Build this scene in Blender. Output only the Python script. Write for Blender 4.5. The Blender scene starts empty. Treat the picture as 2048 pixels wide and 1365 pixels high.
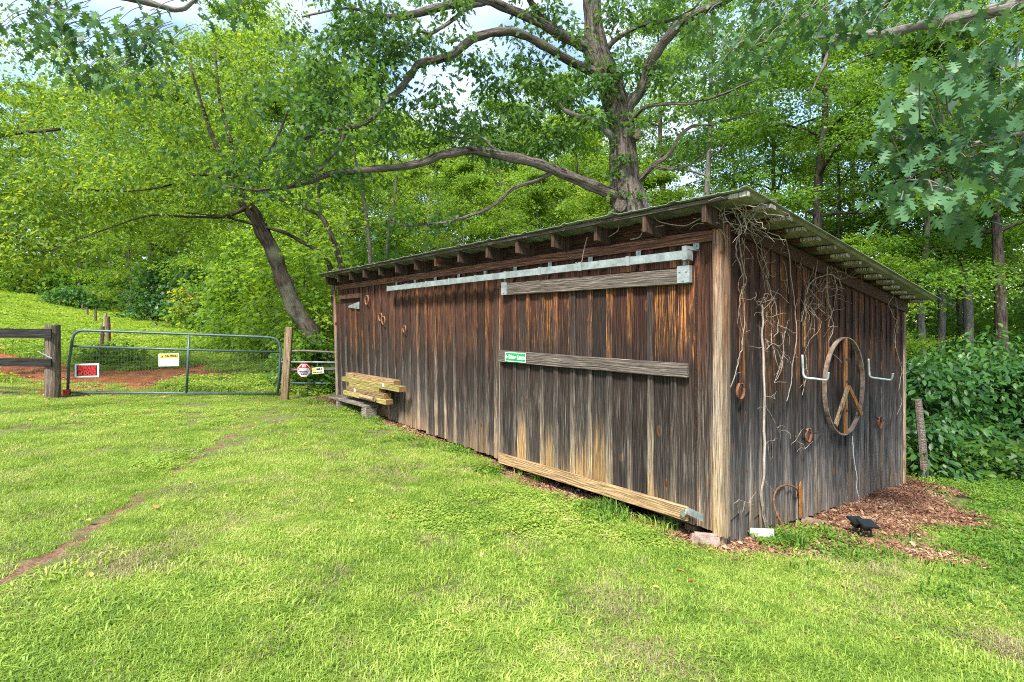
import bpy, bmesh, math, random
import numpy as np
from mathutils import Vector, Matrix, Euler

random.seed(11)
rng = np.random.default_rng(11)
SC = bpy.context.scene
COL = SC.collection

# ------------------------------------------------------------------ camera
CAMZ = 1.65
F = 1100.0                      # focal length in pixels of the 2048 px frame
cam = bpy.data.objects.new('camera', bpy.data.cameras.new('camera'))
COL.objects.link(cam)
cam.location = (0, 0, CAMZ)
cam.rotation_euler = (math.radians(90), 0, 0)
cam.data.sensor_width = 36
cam.data.lens = F / 2048 * 36
cam.data.shift_y = -30.5 / 2048
cam.data.clip_start = 0.05
cam.data.clip_end = 600
SC.camera = cam

# ------------------------------------------------------------------ light
SUN_EL, SUN_AZ = 52, 200       # azimuth clockwise from +Y; the sun stands behind the camera
w = bpy.data.worlds.new('World'); SC.world = w; w.use_nodes = True
wt = w.node_tree; wt.nodes.clear()
sky = wt.nodes.new('ShaderNodeTexSky'); sky.sky_type = 'NISHITA'; sky.sun_disc = False
sky.sun_elevation = math.radians(SUN_EL); sky.sun_rotation = math.radians(SUN_AZ)
sky.dust_density = 0.7; sky.air_density = 1.0
bg = wt.nodes.new('ShaderNodeBackground'); bg.inputs['Strength'].default_value = 0.15
tcw = wt.nodes.new('ShaderNodeTexCoord')
mp = wt.nodes.new('ShaderNodeMapping'); mp.inputs['Scale'].default_value = (1, 1, 2.4)
cn = wt.nodes.new('ShaderNodeTexNoise'); cn.inputs['Scale'].default_value = 2.3; cn.inputs['Detail'].default_value = 7
cr = wt.nodes.new('ShaderNodeValToRGB')
cr.color_ramp.elements[0].position = 0.47; cr.color_ramp.elements[1].position = 0.68
mxw = wt.nodes.new('ShaderNodeMix'); mxw.data_type = 'RGBA'
mxw.inputs[7].default_value = (3.7, 3.9, 4.3, 1)
ow = wt.nodes.new('ShaderNodeOutputWorld')
wt.links.new(tcw.outputs['Generated'], mp.inputs['Vector']); wt.links.new(mp.outputs[0], cn.inputs['Vector'])
wt.links.new(cn.outputs['Fac'], cr.inputs[0]); wt.links.new(cr.outputs[0], mxw.inputs[0])
wt.links.new(sky.outputs[0], mxw.inputs[6]); wt.links.new(mxw.outputs[2], bg.inputs['Color'])
wt.links.new(bg.outputs[0], ow.inputs['Surface'])
sun = bpy.data.objects.new('sun', bpy.data.lights.new('sun', 'SUN')); COL.objects.link(sun)
sun.data.energy = 3.6; sun.data.angle = math.radians(10); sun.data.color = (1, 0.95, 0.86)
a_ = math.radians(SUN_AZ); e_ = math.radians(SUN_EL)
sdir = Vector((math.sin(a_) * math.cos(e_), math.cos(a_) * math.cos(e_), math.sin(e_)))
sun.rotation_euler = sdir.to_track_quat('Z', 'Y').to_euler()
SC.view_settings.view_transform = 'Standard'; SC.view_settings.look = 'None'
SC.view_settings.gamma = 1; SC.view_settings.exposure = 1.47
SC.view_settings.use_curve_mapping = False
SC.render.engine = 'CYCLES'
SC.cycles.max_bounces = 8; SC.cycles.diffuse_bounces = 4; SC.cycles.transmission_bounces = 5
SC.cycles.transparent_max_bounces = 4; SC.cycles.use_denoising = False; SC.cycles.use_adaptive_sampling = False; SC.cycles.sample_clamp_indirect = 4; SC.cycles.filter_width = 1.05

# ------------------------------------------------------------------ helpers
def P(px, py, Y):
    """the point of the place at depth Y that the photograph shows at pixel px, py"""
    return Vector(((px - 1024) / F * Y, Y, CAMZ + (652 - py) / F * Y))

def thing(name, label, cat, loc=(0, 0, 0), rz=0.0, group=None):
    o = bpy.data.objects.new(name, None); COL.objects.link(o)
    o.location = loc; o.rotation_euler = (0, 0, rz); o.empty_display_size = 0.2
    return tag(o, label, cat, group)

def tag(o, label, cat, group=None):
    o['label'] = label; o['category'] = cat
    if group: o['group'] = group
    return o

def mesh_np(name, V, Fc, smooth=False):
    V = np.asarray(V, np.float32).reshape(-1, 3); Fc = np.asarray(Fc, np.int32)
    m = bpy.data.meshes.new(name); n, k = Fc.shape
    m.vertices.add(len(V)); m.vertices.foreach_set('co', V.ravel())
    m.loops.add(n * k); m.loops.foreach_set('vertex_index', Fc.ravel())
    m.polygons.add(n); m.polygons.foreach_set('loop_start', np.arange(0, n * k, k, dtype=np.int32))
    if smooth: m.polygons.foreach_set('use_smooth', np.ones(n, bool))
    m.update(calc_edges=True)
    return m

def link(name, mesh, mat=None, parent=None, loc=(0, 0, 0), rot=(0, 0, 0), label=None, kind=None):
    o = bpy.data.objects.new(name, mesh); COL.objects.link(o)
    if mat is not None and not len(mesh.materials): mesh.materials.append(mat)
    o.location = loc; o.rotation_euler = rot
    if parent is not None: o.parent = parent
    if label: o['label'] = label
    if kind: o['kind'] = kind
    return o

def copy_tree(o, parent=None):
    c = o.copy(); COL.objects.link(c)
    if parent is not None: c.parent = parent
    for ch in list(o.children): copy_tree(ch, c)
    return c

def smooth_line(pts, sub=4):
    """Catmull-Rom through (x,y,z,r) rows"""
    p = np.asarray(pts, float)
    if len(p) < 3: return p
    e = np.vstack([2 * p[0] - p[1], p, 2 * p[-1] - p[-2]])
    e[0, 3:] = p[0, 3:]; e[-1, 3:] = p[-1, 3:]
    out = []
    for i in range(len(p) - 1):
        a, b, c, d = e[i], e[i + 1], e[i + 2], e[i + 3]
        for j in range(sub):
            t = j / sub
            out.append(0.5 * (2 * b + (c - a) * t + (2 * a - 5 * b + 4 * c - d) * t * t + (3 * b - a - 3 * c + d) * t ** 3))
    out.append(p[-1])
    return np.array(out)

class MB:
    def __init__(s): s.v = []; s.f = []; s.bk = []
    def add(s, vs, fs):
        b = len(s.v); s.v += [tuple(v) for v in vs]; s.bk += [(0.0, 0.0, 0.0)] * len(vs); s.f += [tuple(i + b for i in f) for f in fs]
    def box(s, lo, hi, c=0.0):
        x0, y0, z0 = lo; x1, y1, z1 = hi
        s.add([(x0, y0, z0), (x1, y0, z0), (x1, y1, z0), (x0, y1, z0), (x0, y0, z1), (x1, y0, z1), (x1, y1, z1), (x0, y1, z1)],
              [(0, 3, 2, 1), (4, 5, 6, 7), (0, 1, 5, 4), (1, 2, 6, 5), (2, 3, 7, 6), (3, 0, 4, 7)])
    def obox(s, c, ax, ay, az):
        """box from centre and three half-axis vectors"""
        c, ax, ay, az = map(Vector, (c, ax, ay, az)); V = []
        for dz in (-1, 1):
            for dx, dy in ((-1, -1), (1, -1), (1, 1), (-1, 1)): V.append(c + ax * dx + ay * dy + az * dz)
        s.add(V, [(0, 3, 2, 1), (4, 5, 6, 7), (0, 1, 5, 4), (1, 2, 6, 5), (2, 3, 7, 6), (3, 0, 4, 7)])
    def prism(s, poly, off):
        """polygon (3d points) extruded by off"""
        off = Vector(off); n = len(poly); A = [Vector(p) for p in poly]; B = [p + off for p in A]
        s.add(A + B, [tuple(range(n))[::-1], tuple(range(n, 2 * n))] + [(i, (i + 1) % n, n + (i + 1) % n, n + i) for i in range(n)])
    def tube(s, pts, sides=8, cap=True, rough=0.0, closed=False, flat=1.0):
        p = np.asarray(pts, float); n = len(p)
        T = np.zeros((n, 3))
        if closed: T = np.roll(p[:, :3], -1, 0) - np.roll(p[:, :3], 1, 0)
        else:
            T[1:-1] = p[2:, :3] - p[:-2, :3]; T[0] = p[1, :3] - p[0, :3]; T[-1] = p[-1, :3] - p[-2, :3]
        T /= np.linalg.norm(T, axis=1)[:, None] + 1e-9
        u = np.cross(T[0], [0.0, 0.0, 1.0])
        if np.linalg.norm(u) < 0.2: u = np.cross(T[0], [0.0, 1.0, 0.0])
        V = []; B = []; ln = np.concatenate([[0], np.cumsum(np.linalg.norm(np.diff(p[:, :3], axis=0), axis=1))]) + rng.random() * 50
        prof = 1 + rough * (rng.random(sides) - 0.5) * 2; rl = 1 + rough * .8 * np.sin(np.arange(n) * 1.3 + rng.random() * 9) * (n > 6)
        for i in range(n):
            u = u - T[i] * np.dot(u, T[i]); u /= np.linalg.norm(u) + 1e-9
            v = np.cross(T[i], u)
            for k in range(sides):
                a = 2 * math.pi * k / sides
                r = p[i, 3] * rl[i] * (prof[k] + rough * 0.7 * (rng.random() - 0.5)); B.append((math.cos(a) * p[i, 3], math.sin(a) * p[i, 3], ln[i]))
                V.append(p[i, :3] + (u * math.cos(a) + v * math.sin(a) * flat) * r)
        fs = []
        for i in range(n if closed else n - 1):
            i2 = (i + 1) % n
            for k in range(sides):
                k2 = (k + 1) % sides
                fs.append((i * sides + k, i * sides + k2, i2 * sides + k2, i2 * sides + k))
        if cap and not closed:
            fs.append(tuple(range(sides))[::-1]); fs.append(tuple((n - 1) * sides + k for k in range(sides)))
        s.add(V, fs); s.bk[-len(V):] = B
    def mesh(s, name, smooth=False):
        m = bpy.data.meshes.new(name); m.from_pydata([tuple(v) for v in s.v], [], s.f)
        if smooth: m.polygons.foreach_set('use_smooth', np.ones(len(m.polygons), bool))
        if any(b[2] for b in s.bk):
            at = m.attributes.new('bk', 'FLOAT_VECTOR', 'POINT'); at.data.foreach_set('vector', np.asarray(s.bk, np.float32).ravel())
        m.update(); return m
    def build(s, name, mat, parent=None, loc=(0, 0, 0), rot=(0, 0, 0), smooth=False, label=None, kind=None):
        return link(name, s.mesh(name, smooth), mat, parent, loc, rot, label, kind)

def text_mesh(name, body, height, align='CENTER', bold=0.0, ext=0.0):
    cu = bpy.data.curves.new(name, 'FONT'); cu.body = body; cu.size = height / 0.7; cu.align_x = align; cu.align_y = 'CENTER'
    cu.offset = bold; cu.extrude = ext; cu.resolution_u = 3
    o = bpy.data.objects.new(name, cu)
    m = bpy.data.meshes.new_from_object(o); bpy.data.objects.remove(o); bpy.data.curves.remove(cu)
    return m

# ------------------------------------------------------------------ node helpers
def new_mat(name):
    m = bpy.data.materials.new(name); m.use_nodes = True; nt = m.node_tree; nt.nodes.clear()
    out = nt.nodes.new('ShaderNodeOutputMaterial'); b = nt.nodes.new('ShaderNodeBsdfPrincipled')
    nt.links.new(b.outputs[0], out.inputs['Surface'])
    b.inputs['Specular IOR Level'].default_value = 0.25
    return m, nt, b, out
def setin(nt, sock, v):
    if isinstance(v, bpy.types.NodeSocket): nt.links.new(v, sock)
    else:
        if sock.type == 'RGBA' and len(v) == 3: v = (*v, 1)
        sock.default_value = v
def nd(nt, typ, ins=None, **props):
    n = nt.nodes.new(typ)
    for k, v in props.items(): setattr(n, k, v)
    for k, v in (ins or {}).items(): setin(nt, n.inputs[k], v)
    return n
def M(nt, op, a, b=0.0, c=0.0, clamp=False):
    n = nt.nodes.new('ShaderNodeMath'); n.operation = op; n.use_clamp = clamp
    setin(nt, n.inputs[0], a); setin(nt, n.inputs[1], b); setin(nt, n.inputs[2], c)
    return n.outputs[0]
def mix(nt, fac, a, b, mode='MIX'):
    n = nt.nodes.new('ShaderNodeMix'); n.data_type = 'RGBA'; n.blend_type = mode
    setin(nt, n.inputs[0], fac); setin(nt, n.inputs[6], a); setin(nt, n.inputs[7], b)
    return n.outputs[2]
def ramp(nt, fac, stops, interp='LINEAR'):
    n = nt.nodes.new('ShaderNodeValToRGB'); n.color_ramp.interpolation = interp; e = n.color_ramp.elements
    while len(e) < len(stops): e.new(0.5)
    for i, (p, c) in enumerate(stops):
        e[i].position = p; e[i].color = (*c, 1) if not isinstance(c, (int, float)) else (c, c, c, 1)
    setin(nt, n.inputs[0], fac); return n.outputs[0]
def sstep(nt, x, a, b):
    n = nt.nodes.new('ShaderNodeMapRange'); n.interpolation_type = 'SMOOTHSTEP'
    setin(nt, n.inputs[0], x); n.inputs[1].default_value = a; n.inputs[2].default_value = b
    return n.outputs[0]
def mrange(nt, x, a, b, c=0.0, d=1.0):
    n = nt.nodes.new('ShaderNodeMapRange'); setin(nt, n.inputs[0], x)
    for i, v in enumerate((a, b, c, d)): n.inputs[i + 1].default_value = v
    return n.outputs[0]
def noise(nt, vec, scale=1.0, detail=3.0, rough=0.55, dist=0.0):
    n = nt.nodes.new('ShaderNodeTexNoise'); setin(nt, n.inputs['Vector'], vec)
    n.inputs['Scale'].default_value = scale; n.inputs['Detail'].default_value = detail
    n.inputs['Roughness'].default_value = rough; n.inputs['Distortion'].default_value = dist
    return n.outputs['Fac']
def comb(nt, x, y, z):
    n = nt.nodes.new('ShaderNodeCombineXYZ')
    for i, v in enumerate((x, y, z)): setin(nt, n.inputs[i], v)
    return n.outputs[0]
def bump(nt, b, h, strength=0.4, dist=0.01):
    n = nd(nt, 'ShaderNodeBump', {'Height': h}); n.inputs['Strength'].default_value = strength; n.inputs['Distance'].default_value = dist
    nt.links.new(n.outputs[0], b.inputs['Normal'])

# ------------------------------------------------------------------ materials
def wood(name, axis='Z', stops=None, orange=0.0, oz=(1.2, 1.5, 2.0, 2.3), ocol=((0.30, 0.085, 0.018), (0.62, 0.27, 0.07)),
         grey=0.0, gz=(-0.2, 0.2, 1.3, 1.9), gcol=(0.34, 0.31, 0.27), spread=1.15, bands=0.35, knot=(0.05, 0.022, 0.012), vary=0.5, rough=0.85, zr=(-0.3, 2.7)):
    m, nt, b, out = new_mat(name)
    tc = nd(nt, 'ShaderNodeTexCoord'); oi = nd(nt, 'ShaderNodeObjectInfo'); geo = nd(nt, 'ShaderNodeNewGeometry')
    sp = nd(nt, 'ShaderNodeSeparateXYZ', {0: tc.outputs['Object']}); x, y, z = sp.outputs
    r = oi.outputs['Random']; off = M(nt, 'MULTIPLY', r, 83.0)
    if axis == 'X': x, z = z, x
    def gv(a, bb, o2): return comb(nt, M(nt, 'ADD', M(nt, 'MULTIPLY', x, a), M(nt, 'ADD', off, o2)), M(nt, 'MULTIPLY', y, a), M(nt, 'MULTIPLY', z, bb))
    n1 = noise(nt, gv(24, 1.1, 0), 1, 6, 0.72); n2 = noise(nt, gv(170, 4.5, 7), 1, 3, 0.6)
    n3 = noise(nt, gv(38, 1.9, 21), 1, 6, 0.76); n4 = noise(nt, gv(36, 1.5, 43), 1, 6, 0.76); n6 = noise(nt, gv(80, 3.0, 63), 1, 5, 0.75); n7 = noise(nt, gv(85, 0.7, 91), 1, 2, 0.5); n5 = noise(nt, gv(7, 1.1, 5), 1, 2, 0.5)
    wz = nd(nt, 'ShaderNodeSeparateXYZ', {0: geo.outputs['Position']}).outputs[2]
    zz = M(nt, 'ADD', wz, M(nt, 'MULTIPLY', M(nt, 'SUBTRACT', n1, 0.5), spread)); zz = M(nt, 'ADD', zz, M(nt, 'MULTIPLY', M(nt, 'SUBTRACT', r, 0.5), 0.75))
    col = ramp(nt, mrange(nt, zz, *zr), stops)
    def zone(q, zs):
        aa = sstep(nt, q, zs[0], zs[1]); bb = sstep(nt, q, zs[3], zs[2]); return M(nt, 'MULTIPLY', aa, bb)
    zj = M(nt, 'ADD', wz, M(nt, 'MULTIPLY', M(nt, 'SUBTRACT', n4, 0.5), 1.2))
    if grey:
        f = M(nt, 'MULTIPLY', M(nt, 'MULTIPLY', sstep(nt, n4, 0.50, 0.66), zone(zj, gz)), grey, clamp=True); col = mix(nt, f, col, gcol)
    if orange:
        r2 = M(nt, 'FRACT', M(nt, 'MULTIPLY', r, 7.31)); thr = M(nt, 'ADD', n3, M(nt, 'MULTIPLY', M(nt, 'SUBTRACT', r2, 0.5), 0.16))
        f = M(nt, 'MULTIPLY', M(nt, 'MULTIPLY', sstep(nt, thr, 0.53, 0.66), zone(zj, oz)), orange, clamp=True)
        col = mix(nt, f, col, ramp(nt, n2, [(0.3, ocol[0]), (0.7, ocol[1])]))
    # grown rings of the timber: cathedral bands along the grain
    ph = M(nt, 'ADD', M(nt, 'MULTIPLY', x, 260.0), M(nt, 'MULTIPLY', n5, 38.0)); sw = M(nt, 'MULTIPLY_ADD', M(nt, 'SINE', ph), 0.5, 0.5)
    g = M(nt, 'MULTIPLY', mrange(nt, n2, 0.3, 0.7, 0.55, 1.3), mrange(nt, sw, 0, 1, 1 - bands, 1 + bands * 0.5))
    pr = M(nt, 'MULTIPLY_ADD', M(nt, 'FRACT', M(nt, 'MULTIPLY', r, 13.7)), vary, 1 - vary * .5)
    g = M(nt, 'MULTIPLY', M(nt, 'MULTIPLY', g, pr), mrange(nt, n6, 0.36, 0.62, 0.42, 1.32))
    ck = sstep(nt, M(nt, 'ABSOLUTE', M(nt, 'SUBTRACT', n7, 0.46)), 0.005, 0.022); g = M(nt, 'MULTIPLY', g, M(nt, 'MULTIPLY_ADD', ck, 0.65, 0.35))
    col = mix(nt, 1.0, col, comb(nt, g, g, g), 'MULTIPLY')
    vo = nd(nt, 'ShaderNodeTexVoronoi', {'Vector': comb(nt, M(nt, 'ADD', M(nt, 'MULTIPLY', x, 5.0), off), 0.0, M(nt, 'MULTIPLY', z, 2.2)), 'Scale': 1.0})
    kf = sstep(nt, vo.outputs['Distance'], 0.14, 0.11); col = mix(nt, M(nt, 'MULTIPLY', M(nt, 'MULTIPLY', kf, n6), 0.9), col, (0.17, 0.075, 0.03)); col = mix(nt, M(nt, 'MULTIPLY', sstep(nt, vo.outputs['Distance'], 0.085, 0.05), 0.9), col, knot)
    nt.links.new(col, b.inputs['Base Color']); b.inputs['Roughness'].default_value = rough; b.inputs['Specular IOR Level'].default_value = 0.2
    h = M(nt, 'ADD', M(nt, 'MULTIPLY', n2, 0.7), M(nt, 'ADD', M(nt, 'MULTIPLY', sw, 0.35), M(nt, 'ADD', M(nt, 'MULTIPLY', n6, 1.2), M(nt, 'MULTIPLY', ck, 0.8))))
    bump(nt, b, h, 0.85, 0.008)
    return m

def plain(name, col, rough=0.6, metal=0.0, var=0.25, scale=14.0, bmp=0.15, col2=None, spec=0.3):
    m, nt, b, out = new_mat(name)
    tc = nd(nt, 'ShaderNodeTexCoord'); oi = nd(nt, 'ShaderNodeObjectInfo')
    v = nd(nt, 'ShaderNodeVectorMath', {0: tc.outputs['Object'], 1: oi.outputs['Location']}, operation='ADD').outputs[0]
    n = noise(nt, v, scale, 5, 0.65); n2 = noise(nt, v, scale * 6, 3)
    c2 = col2 or tuple(c * (1 - var) for c in col); c1 = tuple(min(1, c * (1 + var * 0.4)) for c in col)
    cc = ramp(nt, n, [(0.35, c2), (0.62, c1)]); g = mrange(nt, n2, 0.3, 0.7, 1 - var * 0.5, 1 + var * 0.3)
    nt.links.new(mix(nt, 1.0, cc, comb(nt, g, g, g), 'MULTIPLY'), b.inputs['Base Color'])
    b.inputs['Roughness'].default_value = rough; b.inputs['Metallic'].default_value = metal; b.inputs['Specular IOR Level'].default_value = spec
    if bmp: bump(nt, b, M(nt, 'ADD', n, n2), bmp, 0.01)
    return m

def bark(name, dark, light, vs=14.0, along=1.6, strength=1.0, dist=0.05):
    m, nt, b, out = new_mat(name)
    tc = nd(nt, 'ShaderNodeTexCoord'); bk = nd(nt, 'ShaderNodeAttribute', attribute_name='bk').outputs['Vector']
    n0 = noise(nt, tc.outputs['Object'], 1.7, 3); n1 = noise(nt, bk, vs * 1.3, 4, 0.7, .6)
    sp = nd(nt, 'ShaderNodeSeparateXYZ', {0: bk})
    st = comb(nt, M(nt, 'MULTIPLY', sp.outputs[0], vs), M(nt, 'MULTIPLY', sp.outputs[1], vs), M(nt, 'MULTIPLY', sp.outputs[2], along))
    n2 = noise(nt, st, 1.0, 4, 0.7, 0.9)
    h = M(nt, 'ADD', M(nt, 'MULTIPLY', n2, 0.8), M(nt, 'MULTIPLY', n1, 0.22))
    c = ramp(nt, h, [(0.40, dark), (0.52, light), (0.66, tuple(min(1, q * 1.45) for q in light))])
    c = mix(nt, sstep(nt, n0, 0.5, 0.7), c, mix(nt, 0.5, c, (0.16, 0.18, 0.12)))
    nt.links.new(c, b.inputs['Base Color']); b.inputs['Roughness'].default_value = 0.95; b.inputs['Specular IOR Level'].default_value = 0.1
    bump(nt, b, h, strength, dist)
    return m

def leaf(name, stops, trans=0.45, tcol=(0.30, 0.42, 0.04), rough=0.5, spec=0.3, wscale=0.35):
    """two-sided leaf: every leaf takes its own tone; boughs drift light and dark, painting light variation and shadow gaps"""
    m, nt, b, out = new_mat(name)
    geo = nd(nt, 'ShaderNodeNewGeometry'); oi = nd(nt, 'ShaderNodeObjectInfo')
    n = M(nt, 'ADD', M(nt, 'MULTIPLY', noise(nt, geo.outputs['Position'], wscale, 2), .55), M(nt, 'MULTIPLY', noise(nt, geo.outputs['Position'], 1.7, 2), .45))  # clump noise puts light and shade of the boughs into the leaf colour
    f = M(nt, 'ADD', M(nt, 'MULTIPLY', geo.outputs['Random Per Island'], 0.62), M(nt, 'MULTIPLY_ADD', n, 1.7, -0.66))
    f = M(nt, 'ADD', f, M(nt, 'MULTIPLY_ADD', oi.outputs['Random'], 0.24, -0.12))
    c = ramp(nt, f, stops)
    nt.links.new(c, b.inputs['Base Color']); b.inputs['Roughness'].default_value = rough; b.inputs['Specular IOR Level'].default_value = spec
    tr = nd(nt, 'ShaderNodeBsdfTranslucent', {'Color': mix(nt, 0.5, mix(nt, 1.0, c, (2.2, 2.2, 1.2), 'MULTIPLY'), tcol)})
    ms = nd(nt, 'ShaderNodeMixShader', {0: trans, 1: b.outputs[0], 2: tr.outputs[0]})
    nt.links.new(ms.outputs[0], out.inputs['Surface'])
    return m
# ------------------------------------------------------------------ barn frame: s runs along the front wall away from the near corner, t along the right wall
C0 = np.array([1.82, 4.73]); D_ = np.array([-0.6306, 0.7761]); E_ = np.array([0.7761, 0.6306])
LEN, WID = 8.65, 4.75
BRZ = math.atan2(-D_[1], -D_[0])
def bw(s, t, z):
    q = C0 + D_ * s + E_ * t; return Vector((q[0], q[1], z))
def on_front(px, py, t=0.0):
    """(s, z) of a pixel on the plane parallel to the front wall at depth t"""
    u = (px - 1024) / F; c = C0 + E_ * t
    s = (c[0] - c[1] * u) / (-D_[0] + D_[1] * u); return s, CAMZ + (652 - py) / F * (c[1] + D_[1] * s)
def on_right(px, py, o=0.0):
    """(t, z) of a pixel on the plane parallel to the right wall, o metres out from it"""
    u = (px - 1024) / F; c = C0 - D_ * o
    t = (c[1] * u - c[0]) / (E_[0] - E_[1] * u); return t, CAMZ + (652 - py) / F * (c[1] + E_[1] * t)

# ------------------------------------------------------------------ terrain
CP = [(0, 0, 0), (0, 2.2, -.02), (-2.5, 2.5, .08), (2.5, 2.5, -.2), (-5, 5, .16), (-3, 6.5, .07), (-1, 4.5, -.03), (1.82, 4.6, -.26), (3.3, 4.4, -.33),
      (-.2, 7.1, -.15), (-2.0, 9.2, .0), (-3.75, 11.4, .12), (-4.9, 11.9, .04), (-5.15, 12.2, .08), (-8.9, 11.1, .22), (-7, 8.5, .22), (-9, 6, .3), (-12, 10.5, .35),
      (3.6, 6.2, -.43), (5.55, 7.7, -.58), (4.7, 5.9, -.48), (7.5, 8, -.75), (11, 12, -1.05), (6, 4, -.55), (9, 6, -.8),
      (-9, 14, .4), (-11, 20, .8), (-11.6, 15.5, .6), (-13.9, 19, .99), (-15.5, 21, 1.27), (-19.7, 26, 1.72), (-23.2, 30, 2.05), (-26.6, 34, 2.45), (-30.1, 38, 2.85),
      (-33, 35, 3.6), (-25, 28, 2.6), (-22, 18, 1.6), (-17, 30, 1.25), (-8, 26, .8), (-4, 20, .35), (0, 16, -.1), (6, 18, -.6), (14, 20, -.9), (25, 30, -.8), (10, 32, -.5), (-5, 36, .9), (-20, 40, 2.1),
      (-60, 55, 6), (-20, 65, 3), (20, 65, 0), (60, 60, -.8), (-55, 20, 4), (55, 20, -2), (-30, -20, 1), (30, -20, -1.5), (0, -20, .2), (-20, 3, .8), (16, 5, -1.2)]
CP = np.array(CP, float)
def _phi(r2): return np.where(r2 > 0, 0.5 * r2 * np.log(r2 + 1e-12), 0)
def _tps(cp, lam=0.02):
    n = len(cp); d = ((cp[:, None, :2] - cp[None, :, :2]) ** 2).sum(2)
    A = np.zeros((n + 3, n + 3)); A[:n, :n] = _phi(d) + lam * np.eye(n)
    A[:n, n] = 1; A[:n, n + 1:] = cp[:, :2]; A[n, :n] = 1; A[n + 1:, :n] = cp[:, :2].T
    return np.linalg.solve(A, np.concatenate([cp[:, 2], [0, 0, 0]]))
TW = _tps(CP)
def _vn(x, y, f, seed):
    """cheap smooth value noise"""
    r = np.random.default_rng(seed); G = r.random((64, 64)); x = x * f + 400; y = y * f + 400
    xi = np.floor(x).astype(int); yi = np.floor(y).astype(int); fx = x - xi; fy = y - yi
    fx = fx * fx * (3 - 2 * fx); fy = fy * fy * (3 - 2 * fy)
    g = lambda i, j: G[i % 64, j % 64]
    return (g(xi, yi) * (1 - fx) + g(xi + 1, yi) * fx) * (1 - fy) + (g(xi, yi + 1) * (1 - fx) + g(xi + 1, yi + 1) * fx) * fy
def gh(x, y):
    x = np.atleast_1d(np.asarray(x, float)); y = np.atleast_1d(np.asarray(y, float))
    k = np.minimum(1, 68 / (np.hypot(x, y) + 1e-6)); X = x * k; Y = y * k
    n = len(CP); z = np.zeros(X.shape)
    for i in range(n): z += TW[i] * _phi((X - CP[i, 0]) ** 2 + (Y - CP[i, 1]) ** 2)
    z += TW[n] + TW[n + 1] * X + TW[n + 2] * Y
    return z + (_vn(x, y, 1.3, 3) - .5) * .05 + (_vn(x, y, 4.1, 4) - .5) * .018
def h1(x, y): return float(gh(x, y)[0])
def gpix(px, py):
    """ground point seen at a pixel"""
    d = np.array([(px - 1024) / F, 1.0, (652 - py) / F]); Y = np.linspace(1.2, 60, 3000)
    zz = CAMZ + d[2] * Y; hh = gh(d[0] * Y, Y); i = np.argmax(zz < hh)
    return np.array([d[0] * Y[i], Y[i]])

def segdist(x, y, pl):
    d = np.full(np.shape(x), 1e9)
    for a, b in zip(pl[:-1], pl[1:]):
        ab = b - a; t = np.clip(((x - a[0]) * ab[0] + (y - a[1]) * ab[1]) / (ab @ ab), 0, 1)
        d = np.minimum(d, np.hypot(x - a[0] - t * ab[0], y - a[1] - t * ab[1]))
    return d
RUT = np.array([gpix(*p) for p in [(-60, 1195), (0, 1165), (60, 1128), (150, 1085), (230, 1030), (290, 985), (350, 950), (390, 920), (440, 890), (500, 850), (548, 822)]])
def inbarn(x, y, m=0.0):
    s = (x - C0[0]) * D_[0] + (y - C0[1]) * D_[1]; t = (x - C0[0]) * E_[0] + (y - C0[1]) * E_[1]
    return s, t, (s > -m) & (s < LEN + m) & (t > -m) & (t < WID + m)
CLAYC = np.array([gpix(*p) for p in [(-140, 700), (0, 735), (160, 762), (330, 752), (240, 768)]])
def dirt(x, y):
    """bare soil 0..1"""
    s, t, inn = inbarn(x, y)
    wob = (_vn(x, y, 2.2, 8) - .5) * .5 + (_vn(x, y, 7, 9) - .5) * .3
    k = np.clip(1.2 - segdist(x, y, RUT) / (.035 + .07 * _vn(x, y, 1.7, 14)) + wob * 1.1, 0, 1)
    fr = np.where((s > -.15) & (s < LEN + .6), np.clip((t + .22 + .16 * (s < 3.2) + .16 * (s > 6) + wob * .4) / .16, 0, 1), 0); fr = np.where(t < .5, fr, 0)
    wr = .45 + np.clip((t - .3) / 3.2, 0, 1) * .95 - np.clip((t - 3.2) / 1.4, 0, 1) * .85
    ri = np.where((t > -.35) & (t < 5.2), np.clip((wr + s + wob * .9) / .35, 0, 1), 0); ri = np.where(s < .3, ri, 0)
    c2 = np.array([gpix(*p) for p in CL2]); c3 = np.array([gpix(*p) for p in CL3]); cl = np.clip(1.2 - np.minimum(segdist(x, y, c2) / .2, segdist(x, y, c3) / .22) + wob * 1.6, 0, 1) * .85
    return np.clip(np.maximum.reduce([k, fr, ri, cl, inn * 1.0]), 0, 1)
CL2 = [(1500, 1098), (1560, 1100)]
CL3 = [(1790, 1108), (1860, 1118), (1900, 1122)]
def clay(x, y):
    wob = (_vn(x, y, .9, 18) - .5) * 1.6 + (_vn(x, y, 3, 19) - .5) * .9
    return np.clip((1.75 - segdist(x, y, CLAYC) + wob) / .5, 0, 1) * (y > 11.2)
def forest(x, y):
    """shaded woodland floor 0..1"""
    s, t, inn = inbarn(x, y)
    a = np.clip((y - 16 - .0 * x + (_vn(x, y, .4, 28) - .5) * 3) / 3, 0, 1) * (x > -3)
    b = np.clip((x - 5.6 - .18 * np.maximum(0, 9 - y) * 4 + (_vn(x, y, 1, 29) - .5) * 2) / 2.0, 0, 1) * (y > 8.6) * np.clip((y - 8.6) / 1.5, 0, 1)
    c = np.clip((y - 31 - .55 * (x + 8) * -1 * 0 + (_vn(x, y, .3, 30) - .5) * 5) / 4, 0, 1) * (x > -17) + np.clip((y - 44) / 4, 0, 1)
    return np.clip(np.maximum.reduce([a, b, c, ((t > WID) & (s < LEN + 1) & (s > -1)) * 1.0]), 0, 1)

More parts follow.
